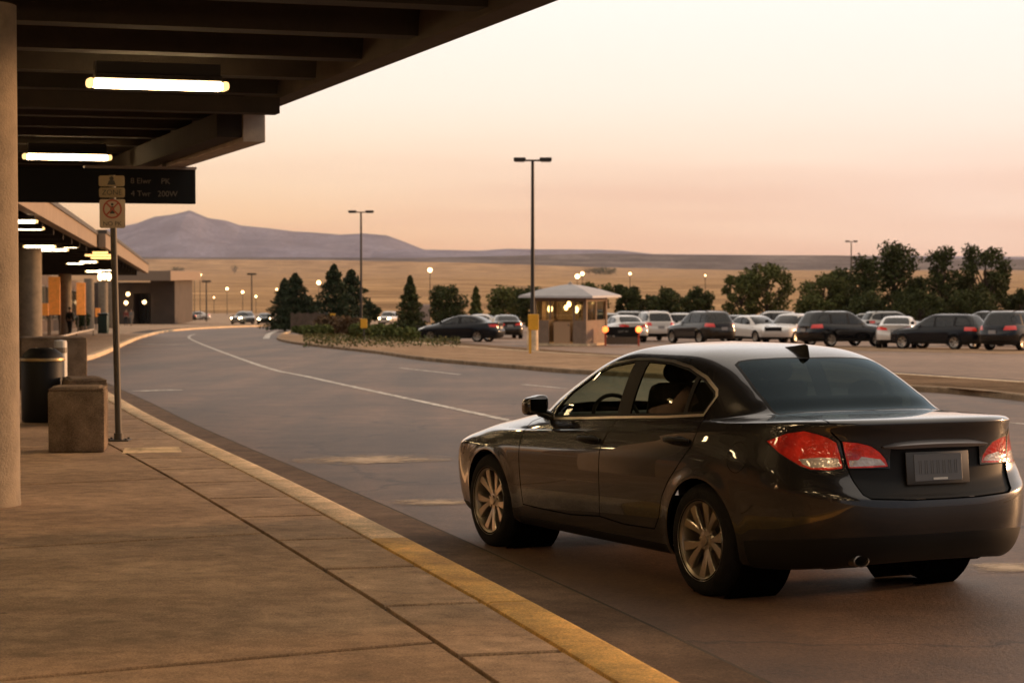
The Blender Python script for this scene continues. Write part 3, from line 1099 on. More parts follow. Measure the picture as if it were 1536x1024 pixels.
def patchy_paint(name, col, scale=6, keep=.5, soft=.12):
    """paint broken up by noise: worn road lines, and painted light streaks"""
    m = mat(name, col, .7)
    nt = m.node_tree
    b = nt.nodes['Principled BSDF']
    tc = nt.nodes.new('ShaderNodeTexCoord')
    n = nt.nodes.new('ShaderNodeTexNoise')
    n.inputs['Scale'].default_value = scale
    n.inputs['Detail'].default_value = 8
    n.inputs['Roughness'].default_value = .75
    nt.links.new(tc.outputs['Object'], n.inputs['Vector'])
    r = nt.nodes.new('ShaderNodeValToRGB')
    r.color_ramp.elements[0].position = 1 - keep - soft
    r.color_ramp.elements[1].position = 1 - keep + soft
    nt.links.new(n.outputs['Fac'], r.inputs['Fac'])
    nt.links.new(r.outputs['Color'], b.inputs['Alpha'])
    return m


M_ASPHALT = ground_mat('asphalt', ((.095, .053, .030), (.170, .098, .058)), (.22, 34), .60, (45, .5, .02), .45, cracks=True)
M_LOT = ground_mat('lot_asphalt', ((.20, .125, .080), (.29, .185, .122)), (.12, 30), .75, (90, .3, .01), .4)
M_WALK = ground_mat('walk_concrete', ((.325, .222, .142), (.405, .282, .185)), (.7, 90), .9, (160, .35, .006), .2, spots=True)
M_WALK_EDGE = ground_mat('walk_edge_concrete', ((.33, .225, .145), (.47, .335, .225)), (1.2, 90), .88, (160, .35, .006), .2, spots=True)
M_GUTTER = ground_mat('gutter_concrete', ((.105, .068, .045), (.17, .115, .079)), (.8, 70), .9, (120, .3, .006), .2)
M_JOINT = mat('joint_dirt', (.035, .026, .019), 1.0)
M_KERB = ground_mat('kerb_concrete', ((.62, .46, .29), (.84, .64, .42)), (1.5, 60), .85, (120, .5, .008), .25)
M_YELLOW = ground_mat('yellow_kerb_paint', ((.58, .33, .075), (.78, .47, .12)), (1.6, 70), .7, (120, .5, .006), .3)
M_FIELD = ground_mat('dry_grassland', ((.25, .143, .064), (.53, .325, .155)), (.010, 1.2), 1.0, (2, .4, .1), .05)
M_VERGE = ground_mat('dry_verge', ((.29, .19, .115), (.42, .285, .18)), (.4, 25), 1.0, (50, .6, .03), .05)
M_LANE = patchy_paint('lane_paint', (.62, .56, .48), 4, .56)
M_STREAK = patchy_paint('light_streak_paint', (.46, .33, .20), 4.5, .47, .20)
nt = M_STREAK.node_tree                                   # painted light streak, fading out towards its rim
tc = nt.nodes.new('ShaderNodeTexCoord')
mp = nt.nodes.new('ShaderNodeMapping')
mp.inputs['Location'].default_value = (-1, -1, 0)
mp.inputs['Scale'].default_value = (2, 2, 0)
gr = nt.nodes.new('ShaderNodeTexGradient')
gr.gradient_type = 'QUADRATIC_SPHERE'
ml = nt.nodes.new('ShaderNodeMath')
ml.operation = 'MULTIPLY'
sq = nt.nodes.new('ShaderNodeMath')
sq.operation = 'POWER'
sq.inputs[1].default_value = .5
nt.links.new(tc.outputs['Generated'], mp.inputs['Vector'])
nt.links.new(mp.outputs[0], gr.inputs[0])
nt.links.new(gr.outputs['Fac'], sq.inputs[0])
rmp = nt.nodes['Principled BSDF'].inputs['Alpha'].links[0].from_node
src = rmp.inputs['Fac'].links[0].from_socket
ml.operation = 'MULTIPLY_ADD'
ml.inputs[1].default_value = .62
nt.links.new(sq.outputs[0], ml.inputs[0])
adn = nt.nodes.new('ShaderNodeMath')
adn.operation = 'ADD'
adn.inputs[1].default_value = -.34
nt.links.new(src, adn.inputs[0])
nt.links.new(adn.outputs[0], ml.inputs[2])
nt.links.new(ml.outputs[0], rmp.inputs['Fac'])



def sheet(name, pts, m, lift, nsub=0):
    """a flat sheet laid on the sloping ground; pts are world (x, y)"""
    b = nb()
    vs = [b.verts.new((p[0], p[1], gz(p[0], p[1]) + lift)) for p in pts]
    b.faces.new(vs)
    bmesh.ops.triangulate(b, faces=b.faces[:])
    bmesh.ops.recalc_face_normals(b, faces=b.faces[:])
    for f in b.faces:
        if f.normal.z < 0:
            f.normal_flip()
    return setting(obj(name, b, m))


def px_ground(l, h=0.0):
    return [on_ground(x, y, h).xy for x, y in l]


# the ground: one sheet out to the hills
b = nb()
ys = [-60, 0, 40, 100, 200, 300, 340, 380, 420, 500, 600, 800, 1000, 1300, 1600, 2100, 2600, 3400, 4200, 5300, 6500, 7800, 9000, 14000, 40000]
fx = [-1, -.7, -.5, -.35, -.22, -.12, -.04, .04, .12, .22, .35, .5, .7, 1]
random.seed(3)
rows = []
for y in ys:
    hw = 90 + .75 * max(y, 0)
    amp = 0 if y < 420 else min(9, (y - 400) * .0035)
    rows.append([b.verts.new((f * hw, y, gz(0, y) + amp * (random.random() - .5) - (0 if y < 320 else 0))) for f in fx])
for A, B in zip(rows, rows[1:]):
    for i in range(len(A) - 1):
        b.faces.new((A[i], A[i + 1], B[i + 1], B[i]))
setting(obj('ground', b, M_FIELD, smooth=180))

# kerb line of the pick-up lane, near to far (outer top edge)
KP = px_ground([(1033, 1024), (704, 840), (437, 720), (241, 645), (157, 600), (99, 546), (155, 527), (215, 503), (262, 494), (335, 489.5), (440, 486.5)], .15)
d0 = (KP[0] - KP[1]).normalized()
KP = [KP[0] + d0 * 22, KP[0] + d0 * 10] + KP
KP[3:7] = [KP[2].lerp(KP[7], t) + (KP[i] - KP[2].lerp(KP[7], t)) * .35 for t, i in ((.088, 3), (.213, 4), (.37, 5), (.54, 6))]


def resample(P, step):
    """dense Catmull-Rom polyline"""
    out = []
    for i in range(len(P) - 1):
        p0, p1, p2, p3 = P[max(i - 1, 0)], P[i], P[i + 1], P[min(i + 2, len(P) - 1)]
        n = max(2, int((p2 - p1).length / step))
        for k in range(n):
            t = k / n
            out.append(0.5 * ((2 * p1) + (p2 - p0) * t + (2 * p0 - 5 * p1 + 4 * p2 - p3) * t * t + (3 * p1 - p0 - 3 * p2 + p3) * t ** 3))
    out.append(P[-1])
    return out


KL = resample(KP, 1.0)
KS = [0]
for p, q in zip(KL, KL[1:]):
    KS.append(KS[-1] + (q - p).length)


def kerb_at(s, v=0.0):
    """point at length s along the kerb, v metres to its left (towards the terminal)"""
    i = max(0, min(len(KL) - 2, int(np.searchsorted(KS, s)) - 1))
    t = (s - KS[i]) / (KS[i + 1] - KS[i])
    p = KL[i].lerp(KL[i + 1], t)
    a, c = KL[max(i - 1, 0)], KL[min(i + 2, len(KL) - 1)]
    d = (c - a).normalized()
    return p + Vector((-d.y, d.x)) * v


def strip(name, s0, s1, step, prof, m):
    """sweep a profile [(v, h)] along the kerb line"""
    b = nb()
    n = max(1, int((s1 - s0) / step))
    rows = []
    for i in range(n + 1):
        s = s0 + (s1 - s0) * i / n
        rows.append([b.verts.new((*kerb_at(s, v), gz(0, kerb_at(s, v).y) + h)) for v, h in prof])
    for A, B in zip(rows, rows[1:]):
        for j in range(len(prof) - 1):
            b.faces.new((A[j], A[j + 1], B[j + 1], B[j]))
    for f in (rows[0], rows[-1]):
        if len(prof) > 2:
            b.faces.new(f)
    bmesh.ops.recalc_face_normals(b, faces=b.faces[:])
    return setting(obj(name, b, m, smooth=40))


SMAX = KS[-1]
KPROF = [(0.0, -.05), (0.0, .115), (.010, .137), (.028, .149), (.05, .152), (.24, .152), (.262, .146), (.27, .13), (.27, -.05)]
s_y = next(s for s, p in zip(KS, KL) if p.y > 9.6)
cur, k = 0.0, 0
while cur < SMAX - .1:                                   # separate kerbstones with open joints
    ln = 3.05 if cur < 60 else 12
    e = min(cur + ln, SMAX)
    yy = kerb_at((cur + e) / 2).y
    strip('kerb', cur + .008, e - .008, .5, KPROF, M_YELLOW if yy < 12.4 else M_KERB)
    cur = e
strip('gutter', 0, s_y + 40, 1.0, [(-.60, .006), (-.30, .008), (.0, .016)], M_GUTTER)
strip('gutter_joint', 0, s_y + 40, 1.0, [(-.625, .005), (-.60, .0065)], M_JOINT)

# sidewalk slabs, cut by open joints, over a dark bed
W = 26.0
b = nb()
rows = []
for i in range(120):
    s = SMAX * i / 119
    p, q = kerb_at(s, .2), kerb_at(s, W if s < 120 else 14)
    rows.append((b.verts.new((*p, gz(0, p.y) + .128)), b.verts.new((*q, gz(0, q.y) + .128))))
for A, B in zip(rows, rows[1:]):
    b.faces.new((A[0], A[1], B[1], B[0]))
bmesh.ops.recalc_face_normals(b, faces=b.faces[:])
setting(obj('sidewalk_bed', b, M_JOINT))


def joint_v(s):
    return .72 + .026 * max(0, min(40, kerb_at(s).y - 7))


def slab(bm, s0, s1, v0, v1, skew, g=.011):
    """one concrete slab with a softened rim"""
    n = max(1, int((s1 - s0) / 1.2))
    lo, hi = [], []
    for i in range(n + 1):
        s = s0 + 3 * g + (s1 - s0 - 6 * g) * i / n
        a = joint_v(s) if v0 == .80 else v0
        c_ = joint_v(s) if v1 == .80 else v1
        lo.append(kerb_at(s + skew * a, a + g))
        hi.append(kerb_at(s + skew * c_, c_ - g))
    ring = lo + hi[::-1]
    c = sum(ring, Vector((0, 0))) / len(ring)
    top = [bm.verts.new((*(p + (c - p).normalized() * .006), gz(0, p.y) + .150)) for p in ring]
    bot = [bm.verts.new((*p, gz(0, p.y) + .143)) for p in ring]
    sk = [bm.verts.new((*p, gz(0, p.y) + .12)) for p in ring]
    bm.faces.new(top)
    m = len(ring)
    for i in range(m):
        j = (i + 1) % m
        bm.faces.new((bot[i], bot[j], top[j], top[i]))
        bm.faces.new((sk[i], sk[j], bot[j], bot[i]))


bm1, bm2 = nb(), nb()
sv = lambda y: next(s for s, p in zip(KS, KL) if p.y > y)
s = sv(10.15) - 1.55 * 18
while s < min(SMAX - 2, 150):
    ln = 1.55 if s < 75 else 6.2
    slab(bm1, s, s + ln, .285, .80, 0)
    s += ln
s = sv(8.35) - 4.75 * 5
while s < SMAX - 6:
    slab(bm2, s, s + 4.75, .80, 5.6, -.25)
    slab(bm2, s, s + 4.75, 5.6, 12.0, -.25)
    if s < 110:
        slab(bm2, s, s + 4.75, 12.0, W, -.25)
    s += 4.75
for bb in (bm1, bm2):
    bmesh.ops.recalc_face_normals(bb, faces=bb.faces[:])
    for f in bb.faces:
        if f.normal.z < -.5:
            f.normal_flip()
setting(obj('sidewalk', bm2, M_WALK))
setting(obj('sidewalk_edge', bm1, M_WALK_EDGE))

# road, lot, verges
sheet('road', [(-40, -30), (70, -30), (70, 95), (20, 150), (12, 255), (-60, 255), (-60, 60)], M_ASPHALT, .004)
MK = px_ground([(1536, 592), (1400, 580), (900, 556), (790, 548.5), (640, 536), (560, 525.5), (470, 516), (432, 511), (416, 506), (421, 500)], .12)
MK = [MK[0] + (MK[0] - MK[1]).normalized() * 26] + MK
MKL = resample(MK, 1.5)
back = px_ground([(445, 494), (520, 501), (600, 511), (660, 517), (800, 527), (900, 533), (1100, 545), (1400, 564), (1536, 573)], .12)
back.append(back[-1] + (back[-1] - back[-2]).normalized() * 28)
sheet('lot_asphalt_area', [p for p in px_ground([(640, 514), (800, 524), (1100, 542), (1536, 571)])] + [(30, 34), (75, 34), (75, 170), (20, 210), (-12, 205), (-14, 165)], M_LOT, .012).name = 'parking_lot'
sheet('median', MKL + back[::-1], M_VERGE, .12)


def kerb_poly(name, P, w=.16, h=.125, m=M_KERB):
    b = nb()
    rows = []
    for i, p in enumerate(P):
        d = (P[min(i + 1, len(P) - 1)] - P[max(i - 1, 0)]).normalized()
        nrm = Vector((d.y, -d.x))
        rows.append([b.verts.new((*(p + nrm * v), gz(0, p.y) + z)) for v, z in ((-.02, -.05), (-.02, h - .02), (.0, h), (w, h + .002), (w + .01, -.05))])
    for A, B in zip(rows, rows[1:]):
        for j in range(4):
            b.faces.new((A[j], A[j + 1], B[j + 1], B[j]))
    bmesh.ops.recalc_face_normals(b, faces=b.faces[:])
    return setting(obj(name, b, m, smooth=40))


M_KERBSHADE = ground_mat('median_kerb_shaded', ((.22, .15, .09), (.34, .24, .15)), (1.5, 60), .9, (120, .5, .008), .2)  # shade on the kerb's near face put into the concrete colour
kerb_poly('median_kerb', MKL, m=M_KERBSHADE)
kerb_poly('median_kerb', [p for p in resample(back, 2)][::-1], .14, .128)
kerb_poly('median_kerb', [MKL[-1], (MKL[-1] + back[0]) / 2, back[0]], .14, .126)
v1 = px_ground([(1000, 521.5), (1150, 524), (1300, 527), (1536, 531.5)])
v2 = px_ground([(1536, 524), (1300, 520), (1150, 517.5), (1000, 515.5)])
sheet('verge', [*v1, v1[-1] + Vector((14, -2)), v2[0] + Vector((15, -2)), *v2], M_VERGE, .018)
sheet('far_pavement', px_ground([(120, 489.5), (330, 486.2), (440, 484), (560, 489), (600, 485), (440, 478.5), (250, 478.5), (100, 482)]), M_WALK, .03)


def line(name, pts, w, m=M_LANE, lift=.010):
    P = resample([Vector(p) for p in pts], 2.0) if len(pts) > 2 else [Vector(p) for p in pts]
    b = nb()
    rows = []
    for i, p in enumerate(P):
        d = (P[min(i + 1, len(P) - 1)] - P[max(i - 1, 0)]).normalized()
        n = Vector((-d.y, d.x)) * w / 2
        rows.append([b.verts.new((*(p + n), gz(0, (p + n).y) + lift)), b.verts.new((*(p - n), gz(0, (p - n).y) + lift))])
    for A, B in zip(rows, rows[1:]):
        b.faces.new((A[0], A[1], B[1], B[0]))
    bmesh.ops.recalc_face_normals(b, faces=b.faces[:])
    return setting(obj(name, b, m))


lane = px_ground([(292, 501), (285, 508), (380, 545), (465, 566), (740, 626)])
line('lane_marking', lane + [lane[-1] + (lane[-1] - lane[-2]).normalized() * 7], .16)
line('lane_marking', px_ground([(784, 577), (850, 583)]), .13)
line('lane_marking', px_ground([(600, 552), (690, 562)]), .12)
line('lane_marking', px_ground([(1478, 632), (1575, 639)]), .13)
line('lane_marking', px_ground([(203, 587), (268, 585)]), .42)
line('lane_marking', px_ground([(399, 508), (404, 501), (416, 496)]), .4)
for a in range(6):
    line('crossing_marking', px_ground([(187 + a * 17, 515.6 + .35 * a), (197 + a * 17, 515.8 + .35 * a)]), .55)


def smear(name, pts, m, lift):
    b = nb()
    P = px_ground(pts)
    b.faces.new([b.verts.new((*p, gz(0, p.y) + lift)) for p in P])
    bmesh.ops.recalc_face_normals(b, faces=b.faces[:])
    for f in b.faces:
        if f.normal.z < 0:
            f.normal_flip()
    return setting(obj(name, b, m))


smear('light_streak', [(400, 684), (560, 680), (730, 683), (730, 690), (560, 696), (430, 702)], M_STREAK, .011)  # streaks of light on the road, painted as pale patches
smear('light_streak', [(540, 750), (700, 747), (760, 752), (700, 757), (570, 763)], M_STREAK, .011)
smear('light_streak', [(1430, 848), (1580, 840), (1600, 858), (1440, 866)], M_STREAK, .011)
P = px_ground([(187, 672), (268, 670), (273, 678), (183, 680)], .151)
b = nb()
b.faces.new([b.verts.new((*p, gz(0, p.y) + .153)) for p in P])
setting(obj('walk_light_streak', b, patchy_paint('walk_light_paint', (.75, .55, .30), 3, .58, .15)))  # strip of light on the walk, painted in tan


# ------------------------------------------------------------------ hills and mountain
def ridge(name, prof, y0, depth, base_y, m, seed, rough=1.0):
    """a mountain range: skyline read off the survey photograph, real slopes falling to both sides"""
    random.seed(seed)
    from mathutils import noise as mn
    xs = [prof[0][0] + (prof[-1][0] - prof[0][0]) * i / 320 for i in range(321)]
    b = nb()
    rows = []
    for j in range(15):
        t = j / 14 * 2 - 1                          # -1 near foot, 0 crest, 1 far foot
        row = []
        for px in xs:
            py = float(np.interp(px, [p[0] for p in prof], [p[1] for p in prof]))
            P = at_depth(px, py, y0)
            zb = gz(0, y0) - 12
            h = max(P.z - zb, 1)
            f = (1 - abs(t)) ** (1.25 if t < 0 else 1.6)
            n = mn.fractal(Vector((P.x * .0009 * rough, t * 3.0, seed)), .9, 2.0, 5)
            z = zb + h * f * (1 + (.60 * n if abs(t) > .05 else .0) * (1 - f * .6))
            row.append(b.verts.new((P.x * (1 + t * depth / y0 * .5), y0 + t * depth, z)))
        rows.append(row)
    for A, B in zip(rows, rows[1:]):
        for i in range(len(A) - 1):
            b.faces.new((A[i], A[i + 1], B[i + 1], B[i]))
    bmesh.ops.recalc_face_normals(b, faces=b.faces[:])
    return setting(obj(name, b, m, smooth=180))


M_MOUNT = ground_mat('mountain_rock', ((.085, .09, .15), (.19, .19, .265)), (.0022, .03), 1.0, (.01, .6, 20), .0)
M_HILL = ground_mat('wooded_hill', ((.075, .066, .066), (.17, .145, .135)), (.003, .05), 1.0, (.03, .7, 10), .0)
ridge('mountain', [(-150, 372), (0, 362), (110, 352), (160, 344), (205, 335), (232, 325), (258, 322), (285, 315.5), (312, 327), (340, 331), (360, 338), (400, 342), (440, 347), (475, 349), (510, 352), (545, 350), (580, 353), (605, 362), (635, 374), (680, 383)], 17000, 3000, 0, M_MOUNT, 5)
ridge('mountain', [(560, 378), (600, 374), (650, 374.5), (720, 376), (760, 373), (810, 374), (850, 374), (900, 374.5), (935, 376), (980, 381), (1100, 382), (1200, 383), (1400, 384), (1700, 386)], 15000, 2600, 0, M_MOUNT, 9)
ridge('field_rise', [(-400, 388), (150, 388.5), (300, 389), (500, 390.5), (700, 394), (900, 401), (1100, 405), (1300, 408), (1536, 411), (1800, 412)], 6600, 1400, 0, M_FIELD, 21, .4)
ridge('hills', [(-200, 385), (150, 385), (300, 386), (450, 386), (600, 387), (750, 384), (900, 380), (1000, 382), (1100, 382.5), (1250, 383), (1400, 387), (1536, 389), (1800, 390)], 8600, 1500, 0, M_HILL, 12)

# ------------------------------------------------------------------ sky, sun, air
w = bpy.data.worlds.new('World')
SC.world = w
w.use_nodes = True
nt = w.node_tree
bg = nt.nodes['Background']
tc = nt.nodes.new('ShaderNodeTexCoord')
sep = nt.nodes.new('ShaderNodeSeparateXYZ')
nt.links.new(tc.outputs['Generated'], sep.inputs[0])
ramp = nt.nodes.new('ShaderNodeValToRGB')
nt.links.new(sep.outputs['Z'], ramp.inputs['Fac'])


def s2l(c):
    return [((v / 255 + .055) / 1.055) ** 2.4 if v / 255 > .04045 else v / 255 / 12.92 for v in c]


SKY = [(-.02, (196, 126, 66)), (.010, (214, 152, 88)), (.030, (233, 187, 132)), (.055, (241, 213, 176)), (.085, (243, 226, 206)), (.13, (243, 233, 222)), (.22, (243, 237, 230))]
cr = ramp.color_ramp
while len(cr.elements) < len(SKY):
    cr.elements.new(.5)
for e, (z, c) in zip(cr.elements, SKY):
    e.position = max(z, 0)
    e.color = (*s2l(c), 1)
# away from the afterglow the horizon is pinker and dimmer
ramp2 = nt.nodes.new('ShaderNodeValToRGB')
nt.links.new(sep.outputs['Z'], ramp2.inputs['Fac'])
SKY2 = [(0, (216, 172, 148)), (.02, (229, 194, 171)), (.05, (239, 214, 195)), (.09, (242, 227, 215)), (.14, (243, 233, 226)), (.25, (243, 237, 233))]
cr = ramp2.color_ramp
while len(cr.elements) < len(SKY2):
    cr.elements.new(.5)
for e, (z, c) in zip(cr.elements, SKY2):
    e.position = z
    e.color = (*s2l(c), 1)
az = nt.nodes.new('ShaderNodeMapRange')
az.inputs['From Min'].default_value = -.25
az.inputs['From Max'].default_value = .22
nt.links.new(sep.outputs['X'], az.inputs['Value'])
mx = nt.nodes.new('ShaderNodeMix')
mx.data_type = 'RGBA'
nt.links.new(az.outputs[0], mx.inputs[0])
nt.links.new(ramp.outputs['Color'], mx.inputs[6])
nt.links.new(ramp2.outputs['Color'], mx.inputs[7])
# faint high cloud streaks
mp = nt.nodes.new('ShaderNodeMapping')
mp.inputs['Scale'].default_value = (2.2, 2.2, 26)
nt.links.new(tc.outputs['Generated'], mp.inputs['Vector'])
nz = nt.nodes.new('ShaderNodeTexNoise')
nz.inputs['Scale'].default_value = 2.0
nz.inputs['Detail'].default_value = 5
nt.links.new(mp.outputs[0], nz.inputs['Vector'])
cl = nt.nodes.new('ShaderNodeMapRange')
cl.inputs['From Min'].default_value = .45
cl.inputs['From Max'].default_value = .75
cl.inputs['To Min'].default_value = 0
cl.inputs['To Max'].default_value = .48
nt.links.new(nz.outputs['Fac'], cl.inputs['Value'])
mx2 = nt.nodes.new('ShaderNodeMix')
mx2.data_type = 'RGBA'
lowz = nt.nodes.new('ShaderNodeMapRange')      # the streaks lie low over the plain
lowz.inputs['From Min'].default_value = .075
lowz.inputs['From Max'].default_value = .025
nt.links.new(sep.outputs['Z'], lowz.inputs['Value'])
clm = nt.nodes.new('ShaderNodeMath')
clm.operation = 'MULTIPLY'
nt.links.new(cl.outputs[0], clm.inputs[0])
nt.links.new(lowz.outputs[0], clm.inputs[1])
nt.links.new(clm.outputs[0], mx2.inputs[0])
nt.links.new(mx.outputs[2], mx2.inputs[6])
mx2.inputs[7].default_value = (*s2l((205, 150, 128)), 1)
# the dome behind the camera is a dim blue dusk, overhead a cool grey-white
bk = nt.nodes.new('ShaderNodeMapRange')
bk.inputs['From Min'].default_value = .30
bk.inputs['From Max'].default_value = -.55
nt.links.new(sep.outputs['Y'], bk.inputs['Value'])
mx3 = nt.nodes.new('ShaderNodeMix')
mx3.data_type = 'RGBA'
nt.links.new(bk.outputs[0], mx3.inputs[0])
nt.links.new(mx2.outputs[2], mx3.inputs[6])
mx3.inputs[7].default_value = (.20, .21, .235, 1)
up = nt.nodes.new('ShaderNodeMapRange')
up.inputs['From Min'].default_value = .22
up.inputs['From Max'].default_value = .65
nt.links.new(sep.outputs['Z'], up.inputs['Value'])
mx4 = nt.nodes.new('ShaderNodeMix')
mx4.data_type = 'RGBA'
nt.links.new(up.outputs[0], mx4.inputs[0])
nt.links.new(mx3.outputs[2], mx4.inputs[6])
mx4.inputs[7].default_value = (.72, .63, .54, 1)
nt.links.new(mx4.outputs[2], bg.inputs['Color'])
bg.inputs['Strength'].default_value = 1.07

sd = bpy.data.lights.new('sun', 'SUN')
sd.energy = 4.2
sd.angle = R(8)
sd.color = (1, .54, .25)
so = bpy.data.objects.new('sun', sd)
C.objects.link(so)
so.rotation_euler = (R(83), 0, R(118))          # low, from the front right, just above the skyline

SC.view_settings.view_transform = 'Standard'
SC.view_settings.look = 'None'
SC.view_settings.exposure = 0.30
SC.view_settings.gamma = 1

HAZE = True
if HAZE:
    b = nb()
    box(b, (0, 10300, 460), (30000, 20800, 960))
    hz = bpy.data.materials.new('haze_air')
    hz.use_nodes = True
    n2 = hz.node_tree
    n2.nodes.remove(n2.nodes['Principled BSDF'])
    pv = n2.nodes.new('ShaderNodeVolumePrincipled')
    pv.inputs['Color'].default_value = (.84, .80, .88, 1)
    pv.inputs['Density'].default_value = 2.2e-5
    pv.inputs['Anisotropy'].default_value = .2
    n2.links.new(pv.outputs[0], n2.nodes['Material Output'].inputs['Volume'])
    setting(obj('haze', b, hz), 'stuff')

# ------------------------------------------------------------------ near canopy over the pick-up kerb
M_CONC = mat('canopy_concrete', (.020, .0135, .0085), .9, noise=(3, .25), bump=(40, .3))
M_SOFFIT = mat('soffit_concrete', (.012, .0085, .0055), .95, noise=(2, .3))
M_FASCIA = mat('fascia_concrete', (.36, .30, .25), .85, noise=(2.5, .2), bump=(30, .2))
M_COL = mat('column_concrete', (.23, .185, .135), .9, noise=(5, .22), bump=(50, .4))
M_LAMP = mat('fluorescent_diffuser', (.9, .85, .75), .4, emit=(1, .68, .34), estr=27.0)
M_ENDGLOW = mat('amber_end_glow', (.8, .5, .15), .4, emit=(1, .64, .24), estr=1.5)  # glowing ends added for the yellow fall-off of the diffuser
M_HOUSE = mat('lamp_housing', (.02, .016, .012), .6)
M_AGG = ground_mat('exposed_aggregate', ((.16, .115, .078), (.24, .175, .12)), (3, 70), .95, (90, .8, .01), .15)
M_STEEL = mat('painted_post_steel', (.075, .062, .048), .55, .3)
M_SIGNDARK = mat('sign_dark_face', (.008, .008, .007), .6, spec=.15)
M_SIGNTEXT = mat('sign_letters', (.16, .125, .08), .6)

AX = R(18.5)
CA, CT = Vector((-math.sin(AX), math.cos(AX))), Vector((math.cos(AX), math.sin(AX)))
E0 = Vector((-3.2, 26.0))


def cp(u, t, z):
    p = E0 + CA * u + CT * t
    return Vector((p.x, p.y, z))


def cbox(bm, u0, u1, t0, t1, z0, z1, bev=0.0):
    box(bm, cp((u0 + u1) / 2, (t0 + t1) / 2, (z0 + z1) / 2), (t1 - t0, u1 - u0, z1 - z0), AX, bev)
    return bm


can = thing('canopy', 'dark ribbed concrete canopy overhead with a pale column at the left edge', 'canopy', cp(0, 0, 0))
can.location = (0, 0, 0)
UE = 17.0
b = nb()
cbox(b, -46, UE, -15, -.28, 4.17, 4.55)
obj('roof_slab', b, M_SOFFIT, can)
b = nb()
cbox(b, -46, UE, -.278, 0, 3.745, 4.75, .015)
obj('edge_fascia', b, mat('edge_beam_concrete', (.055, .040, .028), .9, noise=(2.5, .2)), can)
u = -45
while u < UE - .3:
    b = nb()
    # tapered tee rib
    w0, w1 = .16, .27
    pts = [(-w1, 4.168), (-w0, 3.80), (w0, 3.80), (w1, 4.168)]
    f0 = [b.verts.new(cp(u + a, -14.9, z)) for a, z in pts]
    f1 = [b.verts.new(cp(u + a, -.281, z)) for a, z in pts]
    b.faces.new(f0)
    b.faces.new(f1)
    for i in range(4):
        b.faces.new((f0[i], f0[(i + 1) % 4], f1[(i + 1) % 4], f1[i]))
    bmesh.ops.recalc_face_normals(b, faces=b.faces[:])
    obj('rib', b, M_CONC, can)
    u += 2.05
b = nb()
cbox(b, .0, UE, -.29, .004, 3.36, 3.742, .012)
obj('edge_girder', b, M_FASCIA, can)
b = nb()
cbox(b, .04, UE, -.62, -.293, 3.42, 3.738, .01)
obj('inner_girder', b, M_CONC, can)
b = nb()
cbox(b, -46, 6, -15.3, -15.0, -.2, 4.16)
obj('rear_wall', b, mat('terminal_brick', (.10, .065, .042), .9, noise=(3, .3)), can)
for k in range(8):
    b = nb()
    cbox(b, -44 + 6.2 * k, -40 + 6.2 * k, -14.99, -14.9, .9, 3.3)
    wf = obj('window', b, M_STEEL, can)
    b = nb()
    cbox(b, -43.8 + 6.2 * k, -40.2 + 6.2 * k, -14.89, -14.87, 1.05, 3.15)
    obj('pane', b, mat('terminal_pane', (.015, .02, .02), .08), wf)
b = nb()
cbox(b, -2.35, -2.05, -14.8, -.3, 3.55, 3.738)
obj('conduit_tray', b, M_CONC, can)


def column(root, x, y, r, ztop, n=40):
    b = nb()
    z = gz(x, y) + .14
    lathe(b, [(r, 0), (r, .03), (r - .006, .05), (r - .006, ztop - z)], n, Matrix.Translation((x, y, z)))
    c = obj('column', b, M_COL, root, smooth=50)
    return c


column(can, -4.22, 15.6, .37, 3.745)
for u in (-26, 8.4):
    p = cp(u, -8.5, 0)
    column(can, p.x, p.y, .37, 3.745)


def fixture(p, rz, label, length=1.34, lit=M_LAMP, group='canopy light fixtures', z_mount=None):
    t = thing('ceiling_light', label, 'ceiling light', p, rz, group)
    b = nb()
    box(b, (0, 0, 0), (length, .20, .086), bev=.040)
    obj('diffuser', b, lit, t, smooth=60)
    for s in (-1, 1):
        b = nb()
        box(b, (s * (length / 2 + .012), 0, .004), (.075, .206, .092), bev=.03)
        obj('end_glow', b, M_ENDGLOW, t, smooth=60)
    b = nb()
    box(b, (0, 0, .075), (length * .96, .22, .055), bev=.008)
    if z_mount:
        box(b, (0, 0, .103 + z_mount / 2), (length * .94, .16, z_mount))
    obj('housing', b, M_HOUSE, t)
    return t


def at_px(px, py, Y):
    return at_depth(px, py, Y)


FX = [('long glowing fixture under the near canopy, largest lamp in view', at_px(237, 128, 20.5)), ('glowing fixture just above the hanging dark sign', at_px(101, 236, 33.0))]
for lb, p in FX:
    fixture(p, AX, lb, z_mount=.12)
step = FX[1][1] - FX[0][1]
for k in (1, 2, 3, 4):
    fixture(FX[0][1] - step.normalized() * (3.2 + 6.0 * k), AX, 'canopy fixture over the kerb, beyond the upper edge of the photo', z_mount=.12)

for k in range(8):
    for t in (-6.2, -10.5):
        q = cp(-38 + 6.2 * k, t, 3.60)
        fixture(q, AX, 'canopy fixture over the inner walk, beyond the left edge of the photo', z_mount=.12)

# hanging direction sign
sg = thing('hanging_sign', 'long dark direction sign hanging below the canopy end', 'sign', cp(6.3, 0, 0))
sg.location = (0, 0, 0)
b = nb()
cbox(b, 6.22, 6.38, -3.6, .14, 2.77, 3.31, .01)
obj('sign_board', b, M_SIGNDARK, sg)
for t in (-3.2, -.35):
    obj('hanger', cbox(nb(), 6.27, 6.33, t - .03, t + .03, 3.31, 4.16), M_STEEL, sg)
b = nb()
cbox(b, 6.19, 6.41, -1.6, .15, 3.312, 3.355)
obj('sign_rail', b, mat('sign_rail_paint', (.22, .17, .14), .5), sg)


